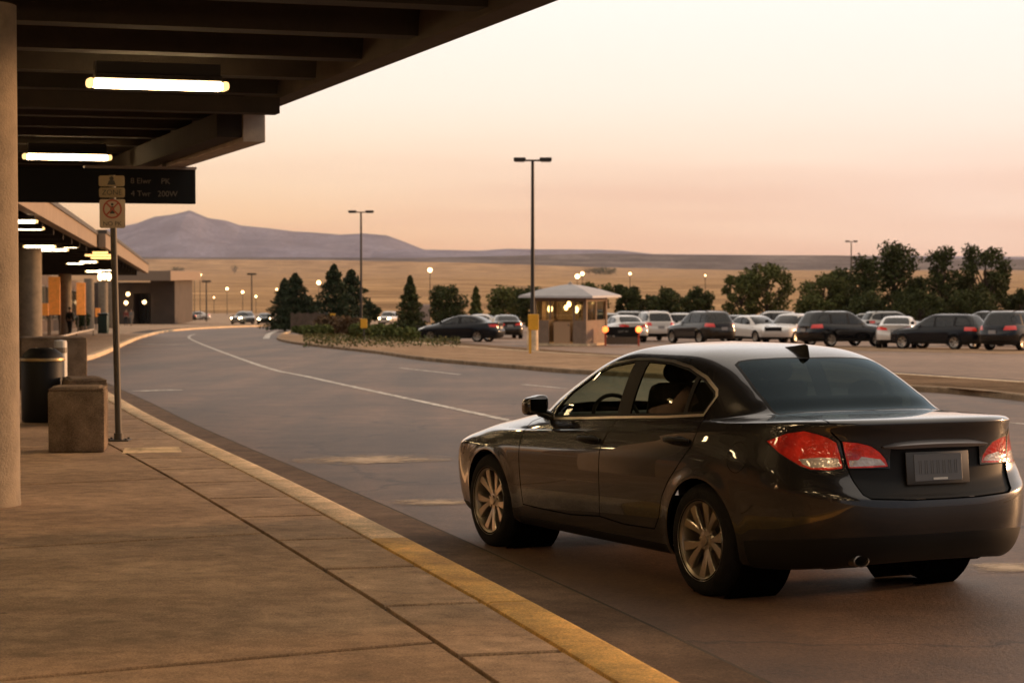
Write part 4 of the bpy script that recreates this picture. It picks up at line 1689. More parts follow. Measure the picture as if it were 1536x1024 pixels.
def text_mesh(name, body, size, mtx, m, parent, ext=.002):
    cu = bpy.data.curves.new(name, 'FONT')
    cu.body = body
    cu.size = size
    cu.extrude = ext
    cu.align_x = 'CENTER'
    cu.align_y = 'CENTER'
    tmp = bpy.data.objects.new(name, cu)
    C.objects.link(tmp)
    dg = bpy.context.evaluated_depsgraph_get()
    me = bpy.data.meshes.new_from_object(tmp.evaluated_get(dg))
    bpy.data.objects.remove(tmp)
    o = link(name, me, None, parent)
    me.materials.clear()
    me.materials.append(m)
    o.matrix_local = mtx
    return o


FACE = Matrix.Rotation(AX, 4, 'Z') @ Matrix.Rotation(PI / 2, 4, 'X')
for body, t, z in (('8 Elwr', -.73, 3.12), ('PK', -.34, 3.12), ('4 Twr', -.73, 2.92), ('200W', -.31, 2.92)):
    p = cp(6.213, t, z)
    text_mesh('lettering', body, .125, Matrix.Translation(p) @ FACE, M_SIGNTEXT, sg)

# post with parking signs
g = on_ground(178, 661, .15)
sp = thing('sign_post', 'tall grey post carrying three stacked no parking signs by the kerb', 'sign post', (g.x, g.y, g.z + .003))
lean = -.055
b = nb()
cyl(b, (0, 0, .015), (lean, 0, 3.10), .040, .038, 16)
obj('post', b, M_STEEL, sp, smooth=50)
b = nb()
box(b, (0, 0, .008), (.27, .24, .016), bev=.004)
cyl(b, (0, 0, .016), (0, 0, .09), .056, n=16)
for a in (-1, 1):
    for c in (-1, 1):
        cyl(b, (a * .10, c * .085, .014), (a * .10, c * .085, .034), .014, n=6)
obj('base_plate', b, M_STEEL, sp, smooth=40)
M_SIGNW = mat('sign_aged_white', (.40, .31, .215), .5)
M_SIGNY = mat('sign_aged_yellow', (.24, .175, .085), .5)
M_SIGNR = mat('sign_red', (.30, .055, .030), .5)
M_SIGNK = mat('sign_black_print', (.03, .025, .02), .6)
VF = Matrix.Rotation(PI / 2, 4, 'X')
for i, (zc, h, m, nm) in enumerate(((3.03, .125, M_SIGNY, 'sign_panel'), (2.895, .115, M_SIGNY, 'sign_panel'), (2.65, .335, M_SIGNW, 'sign_panel'))):
    b = nb()
    wd = .30
    rr = .022
    pts = []
    for cx, cy, a0 in ((wd / 2 - rr, h / 2 - rr, 0), (-wd / 2 + rr, h / 2 - rr, 90), (-wd / 2 + rr, -h / 2 + rr, 180), (wd / 2 - rr, -h / 2 + rr, 270)):
        for k in range(5):
            a = R(a0 + k * 22.5)
            pts.append((cx + rr * math.cos(a), cy + rr * math.sin(a)))
    xo = lean * zc / 3.1
    prism(b, pts, 0, .004, Matrix.Translation((xo, -.040, zc)) @ VF)
    s_ = obj(nm, b, m, sp)
    zf = -.046
    if i == 0:
        b = nb()
        lathe(b, [(.026, 0), (.026, .002), (0, .002)], 14, Matrix.Translation((xo, zf, zc + .028)) @ VF)
        prism(b, [(-.05, -.045), (.05, -.045), (.03, .005), (-.03, .005)], 0, .002, Matrix.Translation((xo, zf, zc)) @ VF)
        obj('symbol', b, M_SIGNK, s_)
    elif i == 1:
        text_mesh('lettering', 'ZONE', .085, Matrix.Translation((xo, zf, zc)) @ VF, M_SIGNK, s_)
    else:
        b = nb()
        lathe(b, [(.092, 0), (.112, 0), (.112, .002), (.092, .002)], 32, Matrix.Translation((xo, zf, zc + .055)) @ VF, closed=True)
        for sl in (1, -1):
            prism(b, [(-.075, sl * .062), (-.062, sl * .075), (.075, -sl * .062), (.062, -sl * .075)], 0, .0025 + .0005 * sl, Matrix.Translation((xo, zf, zc + .055)) @ VF)
        obj('ring_symbol', b, M_SIGNR, s_)
        b = nb()
        lathe(b, [(.016, 0), (.016, .0015), (0, .0015)], 14, Matrix.Translation((xo, zf, zc + .108)) @ VF)
        prism(b, [(-.028, 0), (.028, 0), (.022, .085), (-.022, .085)], 0, .0015, Matrix.Translation((xo, zf, zc)) @ VF)
        obj('figure_symbol', b, M_SIGNK, s_)
        text_mesh('lettering', 'NO PK', .072, Matrix.Translation((xo, zf, zc - .118)) @ VF, M_SIGNK, s_)


# planters, litter bin, bollard
def planter(px, py, w, d, h, rz, label, hedge=False):
    g = on_ground(px, py, .15)
    t = thing('concrete_planter', label, 'planter', (g.x, g.y + d / 2, g.z + .002), rz, 'concrete planters on the sidewalk')
    b = nb()
    n0 = 0
    box(b, (0, 0, h / 2), (w, d, h), bev=.03)
    for v in b.verts:
        k = 1 - .01 * (1 - v.co.z / h)
        v.co.x *= k
        v.co.y *= k
    obj('tub', b, M_AGG, t, smooth=40)
    b = nb()
    box(b, (0, 0, h + .012), (w - .10, d - .10, .05), bev=.02)
    obj('soil', b, M_AGG, t)
    b = nb()
    for s in (1, -1):
        box(b, (0, s * (d / 2 - .045), h + .010), (w - .02, .09, .03), bev=.012)
        box(b, (s * (w / 2 - .05), 0, h + .009), (.08, d - .19, .028), bev=.012)
    obj('rim', b, M_AGG, t, smooth=40)
    return t


planter(109, 679, .60, .60, .665, R(8), 'square exposed aggregate planter beside the sign post, nearest one')
planter(116, 638, .52, .9, .58, R(18), 'concrete planter half hidden behind the nearest square planter')
planter(72, 585, 1.25, .8, .98, R(18), 'wide tan planter behind the black litter bin')
g = on_ground(58, 634, .15)
t = thing('litter_bin', 'round black litter bin with a brass coloured rim beside the column', 'bin', (g.x, g.y + .25, g.z + .002))
b = nb()
lathe(b, [(.0, 0), (.27, 0), (.285, .03), (.292, .82), (.28, .84), (0, .84)], 28)
obj('body', b, M_BLACK, t, smooth=40)
b = nb()
lathe(b, [(.28, .835), (.305, .835), (.308, .855), (.300, .875), (.28, .875)], 28, closed=True)
obj('rim', b, mat('brass_rim', (.34, .24, .11), .4, .6), t, smooth=40)
b = nb()
lathe(b, [(.28, .87), (.26, .93), (.17, 1.0), (.10, 1.01), (.09, .95), (0, .94)], 28)
obj('lid', b, M_BLACK, t, smooth=40)
g = on_ground(91, 588, .15)
t = thing('bollard', 'short white round bollard behind the litter bin', 'bollard', g)
b = nb()
lathe(b, [(.0, 0), (.125, 0), (.125, .93), (.11, .97), (0, .985)], 20)
obj('shaft', b, mat('bollard_white', (.48, .45, .40), .5), t, smooth=40)
b = nb()
lathe(b, [(.126, .74), (.131, .74), (.131, .84), (.126, .84)], 20, closed=True)
obj('band', b, mat('bollard_band', (.16, .13, .1), .5), t)

# ------------------------------------------------------------------ terminal beyond: canopy, columns, wall
ter = thing('terminal', 'long low terminal with sloping pale canopy edge and row of concrete columns', 'building', (0, 0, 0))
TA = Vector((-11.2, 46.0))
TB = Vector((-24.9, 137.0))
TD = (TB - TA).normalized()
TN = Vector((-TD.y, TD.x))                      # to the left
TANG = math.atan2(-TD.x, TD.y)


def tp(u, v, h):
    p = TA + TD * u + TN * v
    return Vector((p.x, p.y, gz(0, p.y) + h))


def tprism(bm, u0, u1, v0, v1, h0, h1):
    c = []
    for u_, v_ in ((u0, v0), (u1, v0), (u1, v1), (u0, v1)):
        c.append((bm.verts.new(tp(u_, v_, h0)), bm.verts.new(tp(u_, v_, h1))))
    bm.faces.new([a for a, _ in c])
    bm.faces.new([b_ for _, b_ in c])
    for i in range(4):
        j = (i + 1) % 4
        bm.faces.new((c[i][0], c[j][0], c[j][1], c[i][1]))
    bmesh.ops.recalc_face_normals(bm, faces=bm.faces[:])
    return bm


TL = (TB - TA).length
for u0, u1, dv, hh in ((-9, 36, .35, 0.0), (36.05, TL, 0.0, .06)):
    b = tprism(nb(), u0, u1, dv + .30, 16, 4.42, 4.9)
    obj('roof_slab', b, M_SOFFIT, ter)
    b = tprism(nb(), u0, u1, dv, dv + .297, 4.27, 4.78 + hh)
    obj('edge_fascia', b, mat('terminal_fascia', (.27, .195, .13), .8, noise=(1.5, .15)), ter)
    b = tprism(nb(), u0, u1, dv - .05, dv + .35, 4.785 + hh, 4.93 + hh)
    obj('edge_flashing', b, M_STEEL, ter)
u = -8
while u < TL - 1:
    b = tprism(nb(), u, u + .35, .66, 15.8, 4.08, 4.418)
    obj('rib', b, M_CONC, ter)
    u += 4.2
for px, py, r in ((43, 526, .52), (98, 502, .42), (134, 495, .40), (155, 492.5, .42), (167, 492, .46)):
    g = on_ground(px, py, .15)
    b = nb()
    lathe(b, [(r, 0), (r, 4.20)], 32, Matrix.Translation((g.x, g.y, g.z - .02)))
    obj('column', b, M_COL, ter, smooth=50)
b = tprism(nb(), -6, 150, 8.0, 8.35, .12, 4.42)
obj('wall', b, mat('terminal_wall', (.085, .055, .035), .9, noise=(1, .3)), ter)
u = 4
while u < 146:
    wf = obj('window', tprism(nb(), u, u + 4.4, 7.93, 7.998, 1.0, 3.6), M_STEEL, ter)
    obj('pane', tprism(nb(), u + .12, u + 4.28, 7.90, 7.929, 1.12, 3.48), mat('terminal_glass', (.02, .03, .022), .08, 0, 0, spec=.6), wf)
    u += 6.0

# a pocket of the terminal's end
e = thing('terminal_block', 'low grey end block of the terminal with overhanging pale roof and dark doorway', 'building', (0, 0, 0))
Z0 = 250


def fpx(px, py, Z=Z0):
    return at_depth(px, py, Z)


def block(bm, x0, x1, y0, y1, Z, depth, bev=0.0):
    a, c = at_depth(x0, y1, Z), at_depth(x1, y0, Z)
    box(bm, ((a.x + c.x) / 2, Z + depth / 2, (a.z + c.z) / 2), (c.x - a.x, depth, c.z - a.z), bev=bev)
    return bm


M_BLOCK = mat('block_wall', (.075, .056, .043), .9, noise=(.6, .2))
b = block(nb(), 120, 200, 424, 486, 252, 14)
block(b, 226.1, 262, 421, 486, 252, 14)
block(b, 200.05, 226.05, 424, 440, 252, 14)
obj('wall', b, M_BLOCK, e)
b = block(nb(), 150, 256, 406, 421, 245, 24, .05)
obj('roof', b, mat('block_roof', (.24, .175, .125), .8), e)
b = block(nb(), 200, 226, 440, 486, 256, 1)
d_ = obj('doorway', b, mat('doorway_dark', (.02, .02, .014), .4), e)
b = nb()
for x in (204, 211, 218, 224):
    block(b, x, x + .9, 441, 485, 255.6, .3)
obj('mullion', b, M_STEEL, d_)
M_GLOW = mat('wall_lamp_glow', (1, .8, .5), .5, emit=(1, .62, .28), estr=4.5)
for px, py in ((192, 441), (216.5, 453), (189, 454)):
    p = fpx(px, py, 250.5)
    t = thing('wall_lamp', 'small glowing wall lamp at the terminal end doorway', 'lamp', p, 0, 'wall lamps at the doorway')
    b = nb()
    sph(b, (0, 0, 0), .26, 12, 8)
    obj('globe', b, M_GLOW, t, smooth=180)
    b = nb()
    box(b, (0, .5, .28), (.2, 1.1, .08))
    obj('bracket', b, M_STEEL, t)

M_LAMP2 = mat('terminal_diffuser', (.9, .85, .75), .4, emit=(1, .80, .52), estr=7.0)
M_SOFREFL = mat('amber_soffit_reflection', (.9, .7, .4), .4, emit=(1, .50, .16), estr=2.2)  # reflections on the soffit, made as glowing amber strips
for k, (pr, py, Y, m, ln) in enumerate(((54, 332.5, 54.5, M_LAMP2, 1.3), (64, 343, 59, M_LAMP2, 1.3), (82, 370, 75, M_LAMP2, 1.1), (101, 375, 79, M_LAMP2, 1.2), (116, 370, 76, M_LAMP2, .5), (125, 395, 101, M_LAMP2, .8), (145, 393, 99, M_LAMP2, .8), (160, 379, 84, M_SOFREFL, 1.1), (168, 383, 87, M_SOFREFL, 1.1), (168, 387, 91, M_SOFREFL, .9), (152, 407, 120, M_LAMP2, .9), (170, 405, 118, M_LAMP2, .9))):
    p = at_depth(pr, py, Y)
    d = Vector((math.cos(TANG), math.sin(TANG), 0))
    names = ['upper', 'lower'][k % 2]
    lbs = ['uppermost glowing fixture right of the near column, under the far canopy', 'second glowing fixture from the top under the far canopy', 'glowing fixture above the second column, left one of a pair', 'long lower fixture of the group above the third column', 'short glowing fixture right of the group above the third column',
           'left fixture of the touching pair above the fourth column', 'right fixture of the touching pair above the fourth column', 'topmost dim amber soffit reflection, made as a glowing strip near the fascia', 'middle dim amber soffit reflection, made as a glowing strip near the fascia', 'lowest dim amber soffit reflection, made as a glowing strip near the fascia', 'glowing fixture left above the bright lamp cluster', 'glowing fixture above the bright lamp cluster, next to the post']
    fixture(p - d * ln / 2, TANG, lbs[k], ln, m, 'fixtures under the far canopy', z_mount=.10)
t = thing('lamp_cluster', 'bright box of glowing glass lamps hanging beyond the fourth column', 'lamp', at_depth(160, 415, 128))
b = nb()
for k in range(4):
    sph(b, (-.42 + k * .28, 0, .05 * (k % 2)), (.15, .15, .26), 12, 8)
obj('globe', b, mat('cluster_glow', (1, .8, .5), .5, emit=(1, .66, .32), estr=6), t, smooth=180)
b = nb()
box(b, (0, 0, .36), (1.2, .3, .06))
box(b, (0, 0, .36 - .68), (1.2, .3, .05))
cyl(b, (0, 0, .36), (0, 0, 1.2), .02, n=6)
obj('frame', b, M_STEEL, t)

# lit panels in the arcade
M_ORANGE = mat('orange_panel', (.62, .20, .035), .6, emit=(1, .30, .05), estr=.22, noise=(3, .35))
for x0, x1, y0, y1, Y, lb in ((73, 90, 415, 472, 128, 'tall orange lit panel between the second and third columns'), (60, 72.6, 455, 473, 127, 'low orange lit panel right of the second column'), (115, 128, 424, 472, 150, 'orange lit panel between the third and fourth columns'), (143, 150, 462, 475, 168, 'small orange lit panel beyond the fourth column')):
    a, c = at_depth(x0, y1, Y), at_depth(x1, y0, Y)
    t = thing('lit_panel', lb, 'panel', ((a.x + c.x) / 2, Y, a.z), 0, 'orange lit panels')
    b = nb()
    box(b, (0, 0, (c.z - a.z) / 2), (c.x - a.x, .12, c.z - a.z), bev=.02)
    obj('panel_face', b, M_ORANGE, t)
    b = nb()
    zg = gz(0, Y) + .14 - a.z
    for s in (-1, 1):
        box(b, (s * (c.x - a.x) * .42, .12, ((c.z - a.z) + zg) / 2), (.08, .08, (c.z - a.z) - zg))
    obj('leg', b, M_STEEL, t)
# low white rail
rp = [on_ground(x, y, .55) for x, y in ((66, 512), (90, 505.5), (115, 499), (140, 494))]
t = thing('handrail', 'low pale handrail at the foot of the arcade columns', 'railing', (0, 0, 0))
b = nb()
tube(b, rp, .05, 8)
obj('rail', b, mat('rail_paint', (.55, .46, .36), .5), t, smooth=60)
for p in rp:
    b = nb()
    cyl(b, (p.x, p.y, gz(0, p.y) + .14), p, .035, n=8)
    obj('rail_post', b, M_STEEL, t)
# teal bin, potted shrub
g = on_ground(155, 500, .15)
t = thing('litter_bin', 'tall dark teal litter bin in front of the far columns', 'bin', g)
b = nb()
box(b, (0, 0, .62), (.66, .6, 1.24), bev=.04)
obj('body', b, mat('teal_plastic', (.012, .045, .042), .5), t, smooth=40)
b = nb()
box(b, (0, 0, 1.33), (.72, .66, .16), bev=.06)
obj('lid', b, mat('teal_lid', (.012, .035, .034), .5), t, smooth=40)


# ------------------------------------------------------------------ people
def person(loc, rz, top, legs, hair, label, stride=.10, bend=.12):
    """a standing figure: body one skinned surface, clothes and hair over it"""
    root = thing('person', label, 'person', loc, rz)
    skin = mat('skin', (.30, .17, .11), .6)

    def skinned(name, V, E, m, parent, lv=1):
        me = bpy.data.meshes.new(name)
        me.from_pydata([v[0] for v in V], E, [])
        o = link(name, me, m, parent)
        o.modifiers.new('skin', 'SKIN')
        for i, v in enumerate(V):
            me.skin_vertices[0].data[i].radius = v[1] if isinstance(v[1], tuple) else (v[1], v[1])
        me.skin_vertices[0].data[0].use_root = True
        sb = o.modifiers.new('round', 'SUBSURF')
        sb.levels = sb.render_levels = lv
        return o
    s = stride
    V = [((0, 0, .98), (.15, .11)), ((0, 0, 1.18), (.14, .10)), ((0, .01, 1.40), (.17, .11)), ((0, .0, 1.50), .06), ((0, -.02, 1.58), .055), ((0, -.03, 1.66), (.075, .095)), ((0, -.03, 1.73), (.06, .075)),
         ((.18, 0, 1.42), .055), ((.23, .03, 1.14), .043), ((.22, -.12, .92), .033), ((.22, -.17, .84), .035),
         ((-.18, 0, 1.42), .055), ((-.23, .03, 1.14), .043), ((-.22, -.10, .92), .033), ((-.22, -.14, .84), .035),
         ((.09, 0, .90), .10), ((.10, -s * .7, .50), .065), ((.10, s * .3 - s, .09), .045), ((.11, -s - .12, .04), .04),
         ((-.09, 0, .90), .10), ((-.10, s * .4, .50), .065), ((-.10, s * 1.3, .10), .045), ((-.11, s * 1.3 - .16, .04), .04)]
    E = [(0, 1), (1, 2), (2, 3), (3, 4), (4, 5), (5, 6), (2, 7), (7, 8), (8, 9), (9, 10), (2, 11), (11, 12), (12, 13), (13, 14), (0, 15), (15, 16), (16, 17), (17, 18), (0, 19), (19, 20), (20, 21), (21, 22)]
    skinned('body', V, E, skin, root, 2)
    gr = lambda r, k: tuple(x + k for x in r) if isinstance(r, tuple) else r + k
    J = [0, 1, 2, 7, 8, 9, 11, 12, 13]
    mp = {j: i for i, j in enumerate(J)}
    skinned('jacket', [(V[j][0], gr(V[j][1], .022)) for j in J], [(mp[a], mp[c]) for a, c in E if a in mp and c in mp], top, root, 2)
    J = [0, 15, 16, 17, 19, 20, 21]
    mp = {j: i for i, j in enumerate(J)}
    skinned('trousers', [(V[j][0], gr(V[j][1], .016)) for j in J], [(mp[a], mp[c]) for a, c in E if a in mp and c in mp], legs, root, 2)
    b = nb()
    sph(b, (0, .0, 1.71), (.093, .108, .085), 14, 10)
    obj('hair', b, hair, root, smooth=180)
    b = nb()
    for sx in (.11, -.11):
        y = (-s - .06) if sx > 0 else s * 1.3 - .08
        box(b, (sx, y, .04), (.09, .26, .08), bev=.03)
    obj('shoes', b, M_BLACK, root, smooth=60)
    return root


M_HAIR = mat('dark_hair', (.02, .014, .010), .7)
M_CLOTH1 = mat('dark_green_cloth', (.014, .020, .016), .9)
M_CLOTH2 = mat('dark_cloth', (.020, .020, .022), .9)
M_CLOTH3 = mat('dull_red_cloth', (.16, .03, .022), .9)
M_CLOTH4 = mat('grey_cloth', (.16, .14, .12), .9)
person(on_ground(105, 505, .15), R(160), M_CLOTH1, M_CLOTH2, M_HAIR, 'person in dark jacket standing by the third column')
person(on_ground(189, 488, .15), R(20), M_CLOTH3, M_CLOTH2, M_HAIR, 'person in dull red top standing near the far doorway', .05)
person(on_ground(197, 488.5, .15), R(-30), M_CLOTH4, M_CLOTH4, M_HAIR, 'person in grey clothes beside the person in red', .12)


# ------------------------------------------------------------------ trees and shrubs
M_BARK = mat('bark', (.075, .052, .036), .95, noise=(8, .3))


def leaf_mat(name, c0, c1):
    m = mat(name, c0, .75, spec=.15)
    nt = m.node_tree
    b = nt.nodes['Principled BSDF']
    at = nt.nodes.new('ShaderNodeAttribute')
    at.attribute_name = 'tone'
    r = nt.nodes.new('ShaderNodeValToRGB')
    r.color_ramp.elements[0].color = (*c0, 1)
    r.color_ramp.elements[1].color = (*c1, 1)
    nt.links.new(at.outputs['Fac'], r.inputs['Fac'])
    nt.links.new(r.outputs['Color'], b.inputs['Base Color'])
    b.inputs['Subsurface Weight'].default_value = 0
    return m


M_CONIF = leaf_mat('conifer_needles', (.020, .032, .014), (.050, .065, .028))
M_LEAF = leaf_mat('broad_leaves', (.045, .058, .014), (.16, .155, .045))
M_LEAFD = leaf_mat('dark_leaves', (.026, .036, .011), (.095, .100, .030))
M_SHRUB = leaf_mat('shrub_leaves', (.055, .075, .020), (.17, .18, .055))
M_SHRUBR = leaf_mat('reddish_shrub_leaves', (.09, .055, .03), (.17, .11, .055))


def leaves(name, pts, size, m, parent, rnd, up=.0):
    """a crown of many small leaf sprays, each a bent quad"""
    vs, fs, tone = [], [], []
    for p, tn in pts:
        n = Vector((rnd.gauss(0, 1), rnd.gauss(0, 1), rnd.gauss(0, 1) + up))
        n.normalize()
        a = n.orthogonal().normalized()
        a.rotate(Matrix.Rotation(rnd.random() * 6.28, 3, n))
        c = n.cross(a)
        s = size * (.6 + .8 * rnd.random())
        i = len(vs)
        vs += [p - a * s * .5, p + c * s * .32 + n * s * .10, p + a * s * .55, p - c * s * .32 + n * s * .10]
        fs.append((i, i + 1, i + 2, i + 3))
        tone.append(tn)
    me = bpy.data.meshes.new(name)
    me.from_pydata([tuple(v) for v in vs], [], fs)
    at = me.attributes.new('tone', 'FLOAT', 'FACE')
    at.data.foreach_set('value', tone)
    return link(name, me, m, parent)


def tree(px, py_top, py_base, wpx, kind, m, seed, label, group, Z=None, n=2600, cat='tree'):
    rnd = random.Random(seed)
    if Z is None:
        g = on_ground(px, py_base)
    else:
        p = at_depth(px, 470, Z)
        g = Vector((p.x, Z, gz(p.x, Z)))
    top = at_depth(px, py_top, g.y)
    H = top.z - g.z
    Wd = wpx / 3000 * g.y
    t = thing(cat, label, cat, g, 0, group)
    b = nb()
    pts = []
    r0 = .035 * H * (.8 if kind != 'cone' else .55)
    limbs = []
    if kind == 'cone':
        tube(b, [(0, 0, -.1), (.02 * H, 0, .4 * H), (0, 0, .96 * H)], [r0, r0 * .6, .02], 8)
        lay = 0
        Wd *= 1.75
        for i in range(int(n * 1.7)):
            h = rnd.random() ** 1.25
            z = .06 + .94 * h
            prof = (1 - h) ** .68 * (.82 + .18 * math.sin(h * 38 + seed)) + .03
            a = rnd.random() * 6.283
            lump = .78 + .36 * math.sin(3 * a + seed + 4 * h) * math.sin(5 * a - seed * 2 + 9 * h)
            rr = Wd / 2 * prof * lump * rnd.random() ** .35
            pts.append((Vector((rr * math.cos(a), rr * math.sin(a), z * H - .10 * rr)), min(1, max(0, .35 + .3 * rnd.gauss(0, 1)))))
    else:
        lobes = []
        Wd *= {'round': 1.2, 'bush': 1.15, 'open': 1.25, 'tall': 1.28}[kind]
        n = int(n * 1.9)
        nl = {'round': 15, 'bush': 11, 'open': 19, 'tall': 18}[kind]
        lo = {'round': .12, 'bush': .06, 'open': .16, 'tall': .04}[kind]
        for i in range(nl):
            f = (i + .5) / nl
            z = lo + (1 - lo) * (f if kind != 'bush' else .3 + .55 * f) * .92
            prof = math.sin(min(1, max(.12, (z - lo * .5) / (1 - lo * .5))) * PI * .9) ** .6
            if kind == 'tall':
                prof = .85 - .45 * z
            a = i * 2.4 + seed
            rr = Wd / 2 * prof * (.78 if kind != 'tall' else .66) * (.6 + .5 * rnd.random())
            size = Wd * ({'round': .20, 'bush': .19, 'open': .145, 'tall': .18}[kind]) * (.6 + .75 * rnd.random())
            c = Vector((rr * math.cos(a), rr * math.sin(a), min(z * H, H - size * .75)))
            lobes.append((c, size))
            limbs.append(c)
        lobes.append((Vector((0, 0, H * .86)), Wd * .14))
        tot = sum(s ** 2 for _, s in lobes)
        for c, s in lobes:
            for k in range(int(n * s * s / tot)):
                d = Vector((rnd.gauss(0, 1), rnd.gauss(0, 1), rnd.gauss(0, 1))).normalized()
                r = s * rnd.random() ** .4 * (1.0 + .28 * math.sin(d.x * 7 + seed) * math.sin(d.z * 6 + c.x * 3))
                p = c + Vector((d.x * r, d.y * r, d.z * r * .85))
                if p.z > .05 and p.z < H * 1.04:
                    pts.append((p, min(1, max(0, .42 + .25 * rnd.gauss(0, 1)))))
        tube(b, [(0, 0, -.1), (.015 * H, 0, .25 * H), (-.01 * H, .01 * H, .55 * H), (0, 0, .85 * H)], [r0, r0 * .8, r0 * .5, .03], 8)
        for c in limbs:
            z0 = max(.15 * H, c.z * .55)
            tube(b, [(0, 0, z0), (c.x * .55, c.y * .55, (z0 + c.z) / 2), tuple(c)], [r0 * .4, r0 * .28, .02], 6)
    obj('trunk', b, M_BARK, t, smooth=60)
    leaves('crown', pts, max(.22, .048 * max(Wd, H * .5)), m, t, rnd)
    return t


TG = 'trees beyond the parking lot'
TREES = [
    (427, 418, 46, 'cone', M_CONIF, 170, 'left dark evergreen of the clump beyond the queue of lit cars'),
    (443, 410, 50, 'cone', M_CONIF, 168, 'taller dark evergreen in the left clump beyond the lit cars'),
    (462, 440, 30, 'bush', M_CONIF, 172, 'low dark bush at the right foot of the left conifer clump'),
    (501, 397, 58, 'cone', M_CONIF, 165, 'tallest dark evergreen, left of the slim lamp post'),
    (527, 405, 54, 'cone', M_CONIF, 170, 'dark evergreen right behind the slim lamp post'),
    (554, 449, 28, 'bush', M_CONIF, 172, 'low dark bush right of the slim lamp post'),
    (615, 414, 34, 'cone', M_LEAFD, 160, 'loose feathery tree left of the dark parked sedan'),
    (668, 427, 52, 'round', M_LEAFD, 165, 'round bushy tree above the dark parked sedan'),
    (714, 430, 22, 'cone', M_LEAF, 170, 'small pale tree between two round trees'),
    (755, 430, 50, 'round', M_LEAF, 165, 'round green tree left of the tall lamp post'),
    (797, 429, 42, 'round', M_LEAFD, 160, 'dark tree directly behind the tall lamp post'),
    (893, 424, 42, 'round', M_LEAF, 165, 'green tree rising behind the booth roof'),
    (942, 427, 36, 'round', M_LEAFD, 165, 'dark round tree just right of the booth roof'),
    (972, 438, 26, 'bush', M_LEAFD, 170, 'small dark bush right of the booth'),
    (997, 427, 52, 'bush', M_LEAFD, 158, 'left half of the low dark thicket above the white vehicle'),
    (1046, 426, 50, 'bush', M_LEAFD, 160, 'right half of the low dark thicket above the dark vehicle'),
    (1112, 408, 54, 'round', M_LEAF, 155, 'spreading broad tree above the white cars, left crown'),
    (1150, 394, 74, 'open', M_LEAF, 157, 'spreading broad tree above the white cars, tallest crown'),
    (1232, 410, 66, 'round', M_LEAF, 150, 'lighter green tree at the left of the big dark grove'),
    (1262, 402, 48, 'round', M_LEAFD, 152, 'dark tree below the far lamp post'),
    (1300, 380, 60, 'tall', M_LEAFD, 148, 'dense dark tree left of the tallest crown in the grove'),
    (1342, 361, 84, 'tall', M_LEAFD, 150, 'tallest broad dark tree of the grove'),
    (1376, 412, 46, 'tall', M_LEAFD, 153, 'dark tree filling the gap right of the tallest crown'),
    (1413, 366, 62, 'tall', M_LEAFD, 148, 'pointed dark tree in the right part of the grove'),
    (1446, 414, 40, 'tall', M_LEAFD, 152, 'shorter dark tree between the two right peaks'),
    (1478, 366, 64, 'open', M_LEAFD, 150, 'ragged topped tree with bare upright twigs at the right'),
    (1492, 405, 44, 'round', M_LEAFD, 154, 'dark tree at the right foot of the ragged tree'),
    (1225, 440, 60, 'bush', M_LEAF, 145, 'low green undergrowth at the left foot of the grove'),
    (1300, 435, 70, 'bush', M_LEAFD, 144, 'low dark undergrowth below the tallest crown'),
    (1380, 432, 70, 'bush', M_LEAFD, 144, 'low dark undergrowth in the middle of the grove'),
    (1455, 432, 70, 'bush', M_LEAFD, 145, 'low dark undergrowth at the right part of the grove'),
    (1530, 428, 40, 'bush', M_LEAFD, 156, 'low dark bush at the right edge of the view'),
]
for k, (px, pt, w_, kind, m, Z, lb) in enumerate(TREES):
    tree(px, pt, 0, w_, kind, m, 11 + k * 7, lb, TG, Z, 2600 if kind != 'bush' else 1800)
rnd = random.Random(4)
for k, (px, pt, w_) in enumerate(((884, 402, 14), (905, 401, 34), (268, 399, 18), (352, 396, 10))):
    tree(px, pt, 0, w_, 'bush', M_LEAFD, 90 + k, 'dark far clump of scrub on the dry plain', 'scrub clumps on the plain', 4600, 500, 'scrub')

SH = [(497, 505, 474, 40, M_SHRUBR, 'reddish shrub at the end of the median beside the slat fence'), (521, 508, 474, 38, M_SHRUBR, 'reddish shrub behind the yellow sign on the median'), (478, 507, 488, 40, M_SHRUB, 'low green shrub in front of the slat fence'), (540, 512, 484, 28, M_SHRUB, 'green weed clump at the small yellow sign'),
      (566, 511, 487, 32, M_SHRUB, 'green weed clump right of the small yellow sign'), (590, 513, 486, 26, M_SHRUB, 'upright green weed in the middle of the median'), (612, 515, 491, 30, M_SHRUB, 'low green weed in front of the dark sedan nose'), (456, 503, 489, 26, M_SHRUB, 'low green shrub at the left foot of the slat fence')]
for k, (px, pb, pt, w_, m, lb) in enumerate(SH):
    t = tree(px, pt, pb, w_, 'bush', m, 300 + k, lb, 'shrubs on the median', None, 900, 'shrub')
rnd = random.Random(8)
pts = []
for i in range(4200):
    q = on_ground(rnd.uniform(455, 690), rnd.triangular(497, 522, 504), .12)
    pts.append((Vector((q.x, q.y, q.z + .02 + rnd.random() ** 2 * .22)), rnd.random()))
setting(leaves('grass', pts, .13, leaf_mat('verge_grass', (.05, .065, .02), (.16, .14, .055)), None, rnd), 'stuff')
g = on_ground(124, 498.5, .15)
t = tree(124, 467, 498.5, 20, 'bush', M_CONIF, 77, 'dark potted shrub between the third and fourth columns', None, None, 700, 'shrub')
b = nb()
lathe(b, [(0, 0), (.28, 0), (.36, .5), (.33, .5), (.3, .42), (0, .42)], 16)
obj('pot', b, M_AGG, t, smooth=40)

# ------------------------------------------------------------------ lamp posts, poles, signs in the lot
M_POLE = mat('dark_pole_paint', (.030, .024, .019), .6, .2)


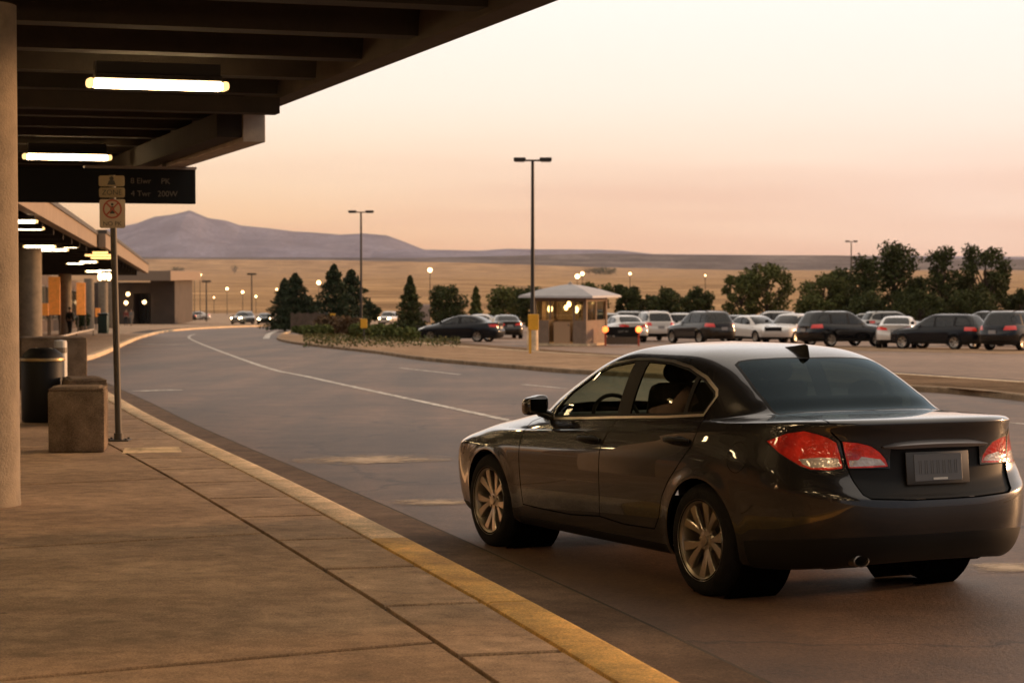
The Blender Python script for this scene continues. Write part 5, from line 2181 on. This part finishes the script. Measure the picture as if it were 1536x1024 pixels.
def lamp_post(px, py_top, Z, arm_px, label, group, pole_r=.075, pedestal=True, h_ground=.12):
    p = at_depth(px, py_top, Z)
    z0 = gz(0, Z) + h_ground
    H = p.z - z0
    t = thing('lamp_post', label, 'lamp post', (p.x, Z, z0), 0, group)
    pz = .85 if pedestal else .1
    b = nb()
    cyl(b, (0, 0, pz), (0, 0, H - .12), pole_r * 1.15, pole_r * .8, 12)
    obj('pole', b, M_POLE, t, smooth=50)
    if pedestal:
        b = nb()
        lathe(b, [(0, 0), (.22, 0), (.22, .82), (.19, .87), (0, .87)], 20)
        obj('pedestal', b, M_KERB, t, smooth=40)
    hw = arm_px / 3000 * Z / 2
    b = nb()
    box(b, (0, 0, H - .10), (hw * 1.3, .07, .07))
    obj('arm', b, M_POLE, t)
    for s in (-1, 1):
        b = nb()
        box(b, (s * hw * .68, 0, H - .06), (hw * .64, .34, .15), bev=.03)
        hd = obj('lamp_head', b, M_POLE, t, smooth=40)
        b = nb()
        box(b, (s * hw * .68, 0, H - .145), (hw * .52, .26, .03))
        obj('lens', b, mat('unlit_lens', (.35, .3, .25), .3), hd)
    return t


lamp_post(799, 237, 79, 57, 'tallest twin headed lamp post, on the median beside the yellow box', 'twin headed lamp posts')
lamp_post(541.5, 316, 130, 38, 'slim twin headed lamp post by the median shrubs', 'twin headed lamp posts')
lamp_post(1277, 361, 205, 18, 'far twin headed lamp post sticking up from the dark grove', 'twin headed lamp posts', .07, False, 0)
for px, pt, Z, lb in ((259, 406, 255, 'dark unlit pole at the right end of the terminal block'), (309.5, 421, 300, 'unlit pole right of the twin lit lamps'), (377.5, 410, 300, 'unlit T shaped pole above the queue of lit cars')):
    p = at_depth(px, pt, Z)
    z0 = gz(0, Z)
    t = thing('utility_pole', lb, 'pole', (p.x, Z, z0), 0, 'unlit far poles')
    b = nb()
    cyl(b, (0, 0, 0), (0, 0, p.z - z0), .12, .09, 8)
    obj('pole', b, M_POLE, t, smooth=50)
    b = nb()
    box(b, (0, 0, p.z - z0 - .1), (1.4, .3, .28), bev=.05)
    obj('crossarm', b, M_POLE, t)
M_GLOBE = mat('street_lamp_glow', (1, .8, .5), .5, emit=(1, .60, .26), estr=9)
for px, py, Z, r, lb in ((291.5, 412, 318, .30, 'left lamp of the twin lit pair beyond the road bend'), (300, 412, 318, .30, 'right lamp of the twin lit pair beyond the road bend'), (340.5, 433, 400, .30, 'lit lamp left of the conifer clump, upper one'), (364, 438, 420, .32, 'lit lamp left of the conifers, middle one'), (384, 444.5, 430, .26, 'lit lamp left of the conifers, lowest right one'), (321, 446, 430, .16, 'faint small lit lamp low on the plain'), (415, 434, 400, .22, 'lit lamp touching the left conifer'),
                      (478, 424, 400, .46, 'brightest lit lamp between the two conifer clumps'), (645, 405, 282, .36, 'lit lamp on a thin pole above the round bushy tree'), (866, 414.5, 330, .42, 'bigger lit lamp of the pair above the booth roof'), (873.5, 410.5, 320, .34, 'upper lit lamp of the pair above the booth roof'), (945, 410.5, 310, .22, 'small lit lamp right above the booth'), (1058, 413, 330, .14, 'faint small lit lamp above the thicket'), (267, 448, 380, .22, 'lit lamp right of the terminal block')):
    p = at_depth(px, py, Z)
    z0 = gz(0, Z)
    t = thing('street_lamp', lb, 'street lamp', (p.x, Z, z0), 0, 'lit street lamps on the plain')
    H = p.z - z0
    b = nb()
    cyl(b, (0, 0, 0), (0, 0, H - r), .06, .05, 6)
    obj('pole', b, M_POLE, t)
    b = nb()
    sph(b, (0, 0, H), r * .85, 12, 8)
    obj('globe', b, M_GLOBE, t, smooth=180)


def sign_board(px, py0, py1, w_px, base_y, m, label, post_dx=0.0, h=.12):
    g = on_ground(px, base_y, h)
    a, c = at_depth(px, py1, g.y), at_depth(px, py0, g.y)
    w_ = w_px / 3000 * g.y
    t = thing('yellow_sign', label, 'sign', g, 0)
    b = nb()
    box(b, (0, -.06, (a.z + c.z) / 2 - g.z), (w_, .06, c.z - a.z), bev=.02)
    obj('panel', b, m, t)
    b = nb()
    box(b, (post_dx, 0, (c.z - g.z) / 2), (.09, .07, c.z - g.z))
    obj('post', b, m if post_dx else M_STEEL, t)
    return t


M_YSIGN = mat('yellow_sign_paint', (.72, .36, .02), .5, noise=(6, .12))
sign_board(800, 471, 495, 16, 530, M_YSIGN, 'bright yellow box sign on a yellow post beside the tall lamp post', -.12)
sign_board(546, 478, 492, 10, 510, M_YSIGN, 'small yellow sign on a grey post at the slim lamp post')
sign_board(499.5, 470, 484, 8, 500, M_YSIGN, 'small yellow marker standing among the reddish shrubs')
sign_board(378, 471, 480, 5, 485, M_YSIGN, 'tiny yellow marker in front of the lit cars', 0.0, .03)
sign_board(262, 473, 481, 5, 484, M_YSIGN, 'tiny yellow marker beside the terminal block', 0.0, .03)
p = on_ground(635, 484)
t = thing('utility_cabinet', 'pale square cabinet standing left of the round bushy tree', 'cabinet', p)
b = nb()
box(b, (0, 0, 1.35), (2.1, .8, 2.7), bev=.05)
obj('case', b, mat('cabinet_paint', (.36, .28, .24), .7), t, smooth=40)
b = nb()
box(b, (0, -.42, 1.3), (1.7, .04, 2.2), bev=.01)
obj('door', b, mat('cabinet_door_paint', (.32, .25, .215), .7), t)
# slat fence at the end of the median
g = on_ground(462, 499, .12)
t = thing('slat_fence', 'weathered brown slat fence at the left end of the median', 'fence', g, R(8))
for k in range(5):
    b = nb()
    box(b, (-1.2 + k * .6, .04, .75), (.10, .10, 1.5))
    obj('fence_post', b, mat('fence_post_wood', (.07, .05, .036), .9), t)
b = nb()
rnd = random.Random(2)
for k in range(22):
    h = 1.32 + rnd.random() * .12
    box(b, (-1.2 + k * .114, -.03, h / 2 + .04), (.095, .03, h))
obj('slat_panel', b, mat('fence_wood', (.115, .08, .058), .9, noise=(3, .35)), t)

# ------------------------------------------------------------------ attendant's booth
g = on_ground(857, 519.5)
bo = thing('booth', 'small attendant booth with pale hipped roof and lit windows', 'booth', (g.x, g.y + 1.6, g.z + .012), R(-24))
M_BWALL = mat('booth_wall', (.24, .165, .115), .85, noise=(4, .15))
M_BDOOR = mat('booth_door', (.44, .27, .15), .7)
hw, hh = 1.30, 2.2
b = nb()
box(b, (0, 0, .06), (2.9, 2.9, .12))
obj('plinth', b, M_KERB, bo)
for s, nm in (((0, -hw), 'front'), ((0, hw), 'back'), ((-hw, 0), 'side'), ((hw, 0), 'side')):
    b = nb()
    if s[0] == 0:
        if s[1] < 0:
            box(b, (-.92, s[1], .12 + .55), (.70, .08, 1.1))
            obj('wall', b, M_BWALL, bo)
            b = nb()
            box(b, (.96, s[1], .12 + .55), (.56, .08, 1.1))
        else:
            box(b, (0, s[1], .12 + .55), (2.66, .08, 1.1))
    else:
        box(b, (s[0], 0, .12 + .55), (.08, 2.66, 1.1))
    obj('wall', b, M_BWALL, bo)
for sx in (-1, 1):
    for sy in (-1, 1):
        b = nb()
        box(b, (sx * hw, sy * hw, .12 + hh / 2), (.16, .16, hh))
        obj('corner_post', b, M_BWALL, bo)
b = nb()
for c, s in (((0, -hw, 2.22), (2.6, .12, .20)), ((0, hw, 2.22), (2.6, .12, .20)), ((-hw, 0, 2.22), (.12, 2.6, .20)), ((hw, 0, 2.22), (.12, 2.6, .20)), ((-.5, -hw, 1.7), (.09, .10, .96)), ((.74, -hw, 1.7), (.09, .10, .96)), ((-hw, -.3, 1.7), (.10, .5, .96)), ((-hw, .75, 1.7), (.10, .09, .96)), ((hw, 0, 1.7), (.10, .09, .96))):
    box(b, c, s)
obj('window_frame', b, M_BWALL, bo)
b = nb()
box(b, (.10, -hw, .64), (.84, .05, 1.02), bev=.01)
d_ = obj('door', b, M_BDOOR, bo)
b = nb()
cyl(b, (.45, -hw - .03, 1.0), (.45, -hw - .09, 1.0), .03, n=8)
obj('handle', b, M_STEEL, d_)
for c, s in (((0, -hw, 1.7), (2.6, .02, .94)), ((-hw, 0, 1.7), (.02, 2.6, .94)), ((hw, 0, 1.7), (.02, 2.6, .94)), ((0, hw, 1.7), (2.6, .02, .94))):
    b = nb()
    box(b, c, s)
    obj('window', b, glass('booth_glass', (.75, .72, .62)), bo)
b = nb()
box(b, (0, .4, 1.02), (2.2, .6, .06))
box(b, (.5, .95, 1.5), (.5, .3, .9))
obj('desk', b, M_BWALL, bo)
prof = [(1.92, 2.30), (1.88, 2.40), (1.1, 2.70), (.42, 2.88), (.10, 2.93)]
b = nb()
rows = []
for r, z in [(1.84, 2.32)] + prof:
    rows.append([b.verts.new((sx * r, sy * r, z)) for sx, sy in ((1, 1), (-1, 1), (-1, -1), (1, -1))])
for A, B in zip(rows, rows[1:]):
    for j in range(4):
        b.faces.new((A[j], A[(j + 1) % 4], B[(j + 1) % 4], B[j]))
b.faces.new(rows[0])
b.faces.new(rows[-1])
bmesh.ops.recalc_face_normals(b, faces=b.faces[:])
rf = obj('roof', b, mat('booth_roof_sheet', (.36, .325, .315), .5, noise=(3, .1)), bo)
b = nb()
lathe(b, [(.12, 2.93), (.10, 3.0), (.03, 3.06), (0, 3.08)], 12)
obj('finial', b, M_FASCIA, rf, smooth=60)
for x, y, z, r in ((-.85, -.5, 1.75, .12), (.05, -.3, 1.98, .10), (.55, -.6, 1.72, .11), (-.35, .3, 1.8, .09)):
    b = nb()
    sph(b, (x, y, z), (r, r, r * 1.5), 12, 8)
    obj('lamp', b, mat('booth_lamp_glow', (1, .8, .5), .5, emit=(1, .66, .30), estr=11), bo, smooth=180)
    b = nb()
    cyl(b, (x, y, z), (x, y, 2.34), .015, n=6)
    obj('lamp_cord', b, M_STEEL, bo)
# barricade
g = on_ground(933, 519)
t = thing('barricade', 'low dark barricade board with two glowing orange lamps right of the booth', 'barricade', g, R(-4))
b = nb()
box(b, (0, 0, .72), (1.55, .06, .42), bev=.01)
obj('board', b, M_SIGNDARK, t)
b = nb()
box(b, (0, .05, .26), (1.5, .05, .36), bev=.01)
obj('lower_board', b, mat('barricade_wood', (.12, .085, .055), .9), t)
text_mesh('lettering', 'LOT W', .15, Matrix.Translation((.05, -.033, .70)) @ VF, mat('faint_letters', (.3, .28, .24), .6), t)
for s in (-1, 1):
    b = nb()
    box(b, (s * .80, .02, .45), (.09, .09, .9))
    obj('leg', b, mat('orange_leg_paint', (.42, .06, .02), .6), t)
    b = nb()
    sph(b, (s * .80, -.05, .80), (.15, .10, .15), 14, 10)
    obj('warning_lamp', b, mat('amber_lamp_glow', (1, .3, .08), .4, emit=(1, .16, .03), estr=3.2 if s < 0 else 4.2), t, smooth=180)

# ------------------------------------------------------------------ parked cars
PW = mat('white_car_paint', (.62, .56, .50), .3, 0, 1)
PK = mat('black_car_paint', (.004, .004, .005), .5, 0, 1, spec=.05)
PN = mat('dark_navy_paint', (.006, .007, .010), .5, 0, .6, spec=.05)
PB = mat('dark_bronze_paint', (.018, .0135, .009), .4, .1, 1, spec=.1)
PS = mat('silver_paint', (.34, .32, .29), .3, .6, 1)
LG = 'cars parked in the lot'
CARS = [
    ('sedan', PN, 690, 512.5, 68, 'dark sedan parked side on left of the booth, near the shrubs', False, False),
    ('sedan', PB, 757, 507.5, 8, 'dark sedan seen from behind, right of the side on dark sedan', True, False),
    ('sedan', PW, 712, 500.5, 80, 'pale car roof showing above the side on dark sedan', False, False),
    ('sedan', PW, 932, 513, 15, 'white sedan behind the barricade', False, False),
    ('suv', PS, 930, 500, 80, 'pale vehicle roof behind the white sedan at the barricade', False, False),
    ('suv', PW, 977, 511.5, 10, 'white sport utility seen from behind, between booth and dark one', True, False),
    ('suv', PB, 1050, 515.5, 27, 'dark bronze sport utility seen from behind, above the near car roof', True, False),
    ('sedan', PK, 1096, 511.5, 38, 'black sedan tucked right of the dark bronze sport utility', False, False),
    ('sedan', PW, 1135, 513.5, 203, 'white sedan facing the camera with a black grille', False, False),
    ('hatch', PW, 1184, 514, 150, 'white hatchback next to the front facing white sedan', False, False),
    ('suv', PK, 1264, 520, -62, 'black sport utility parked side on with lit tail lamp at its left', True, False),
    ('suv', PS, 1342, 505, -75, 'pale roofed sport utility behind the black side on one', False, False),
    ('sedan', PW, 1349, 521.5, -16, 'white sedan seen from behind between two dark vehicles', True, False),
    ('hatch', PN, 1408, 523.5, 46, 'dark hatchback seen three quarter from behind, right of the white sedan', True, False),
    ('suv', PB, 1474, 519, 50, 'dark sport utility behind the dark hatchback', True, False),
    ('suv', PK, 1535, 525.5, -48, 'black sport utility at the right edge of the photo', True, False),
    ('sedan', PS, 1412, 506, 85, 'silver car roof behind the dark hatchback', False, False),
    ('suv', PW, 1150, 503.5, 85, 'white roof behind the two white cars with their noses out', False, False),
    ('sedan', PN, 1216, 506, 20, 'dark car half hidden between the white hatchback and the black side on one', False, False),
    ('hatch', PS, 1292, 503, 70, 'silver roof above the hood of the black side on one', False, False),
    ('sedan', PW, 1462, 507, 80, 'white roof glimpsed behind the dark sport utility near the right edge', False, False),
    ('hatch', PS, 888, 503.5, 95, 'silver roof behind the booth', False, False),
    ('hatch', PW, 1010, 503, 60, 'white roof glimpsed between the white and bronze sport utilities', False, False),
    ('suv', PS, 364, 486.5, 163, 'leftmost vehicle of the queue with lit headlamps', False, True),
    ('sedan', PK, 397, 486.5, 185, 'dark car with lit headlamps, second of the queue', False, True),
    ('sedan', PN, 427, 486.5, 190, 'dark car with lit headlamps, third of the queue', False, True),
    ('hatch', PK, 474, 484, 60, 'small dark car between the two conifer clumps', True, False),
    ('suv', PW, 540, 487, 176, 'pale vehicle with lit headlamps behind the slim lamp post', False, True),
    ('suv', PW, 582, 487, 170, 'white vehicle with lit headlamps left of the feathery tree', False, True),
    ('suv', PW, 244, 485, 188, 'pale van standing in front of the terminal block', False, False),
    ('sedan', PB, 272, 483, 100, 'small dark car right of the terminal block', True, False),
    ('sedan', PW, 293, 482.5, 95, 'small pale car on the far road', False, False),
]
for c in CARS:
    park(*c[:5], c[5], LG, c[6], c[7])
hero_car()
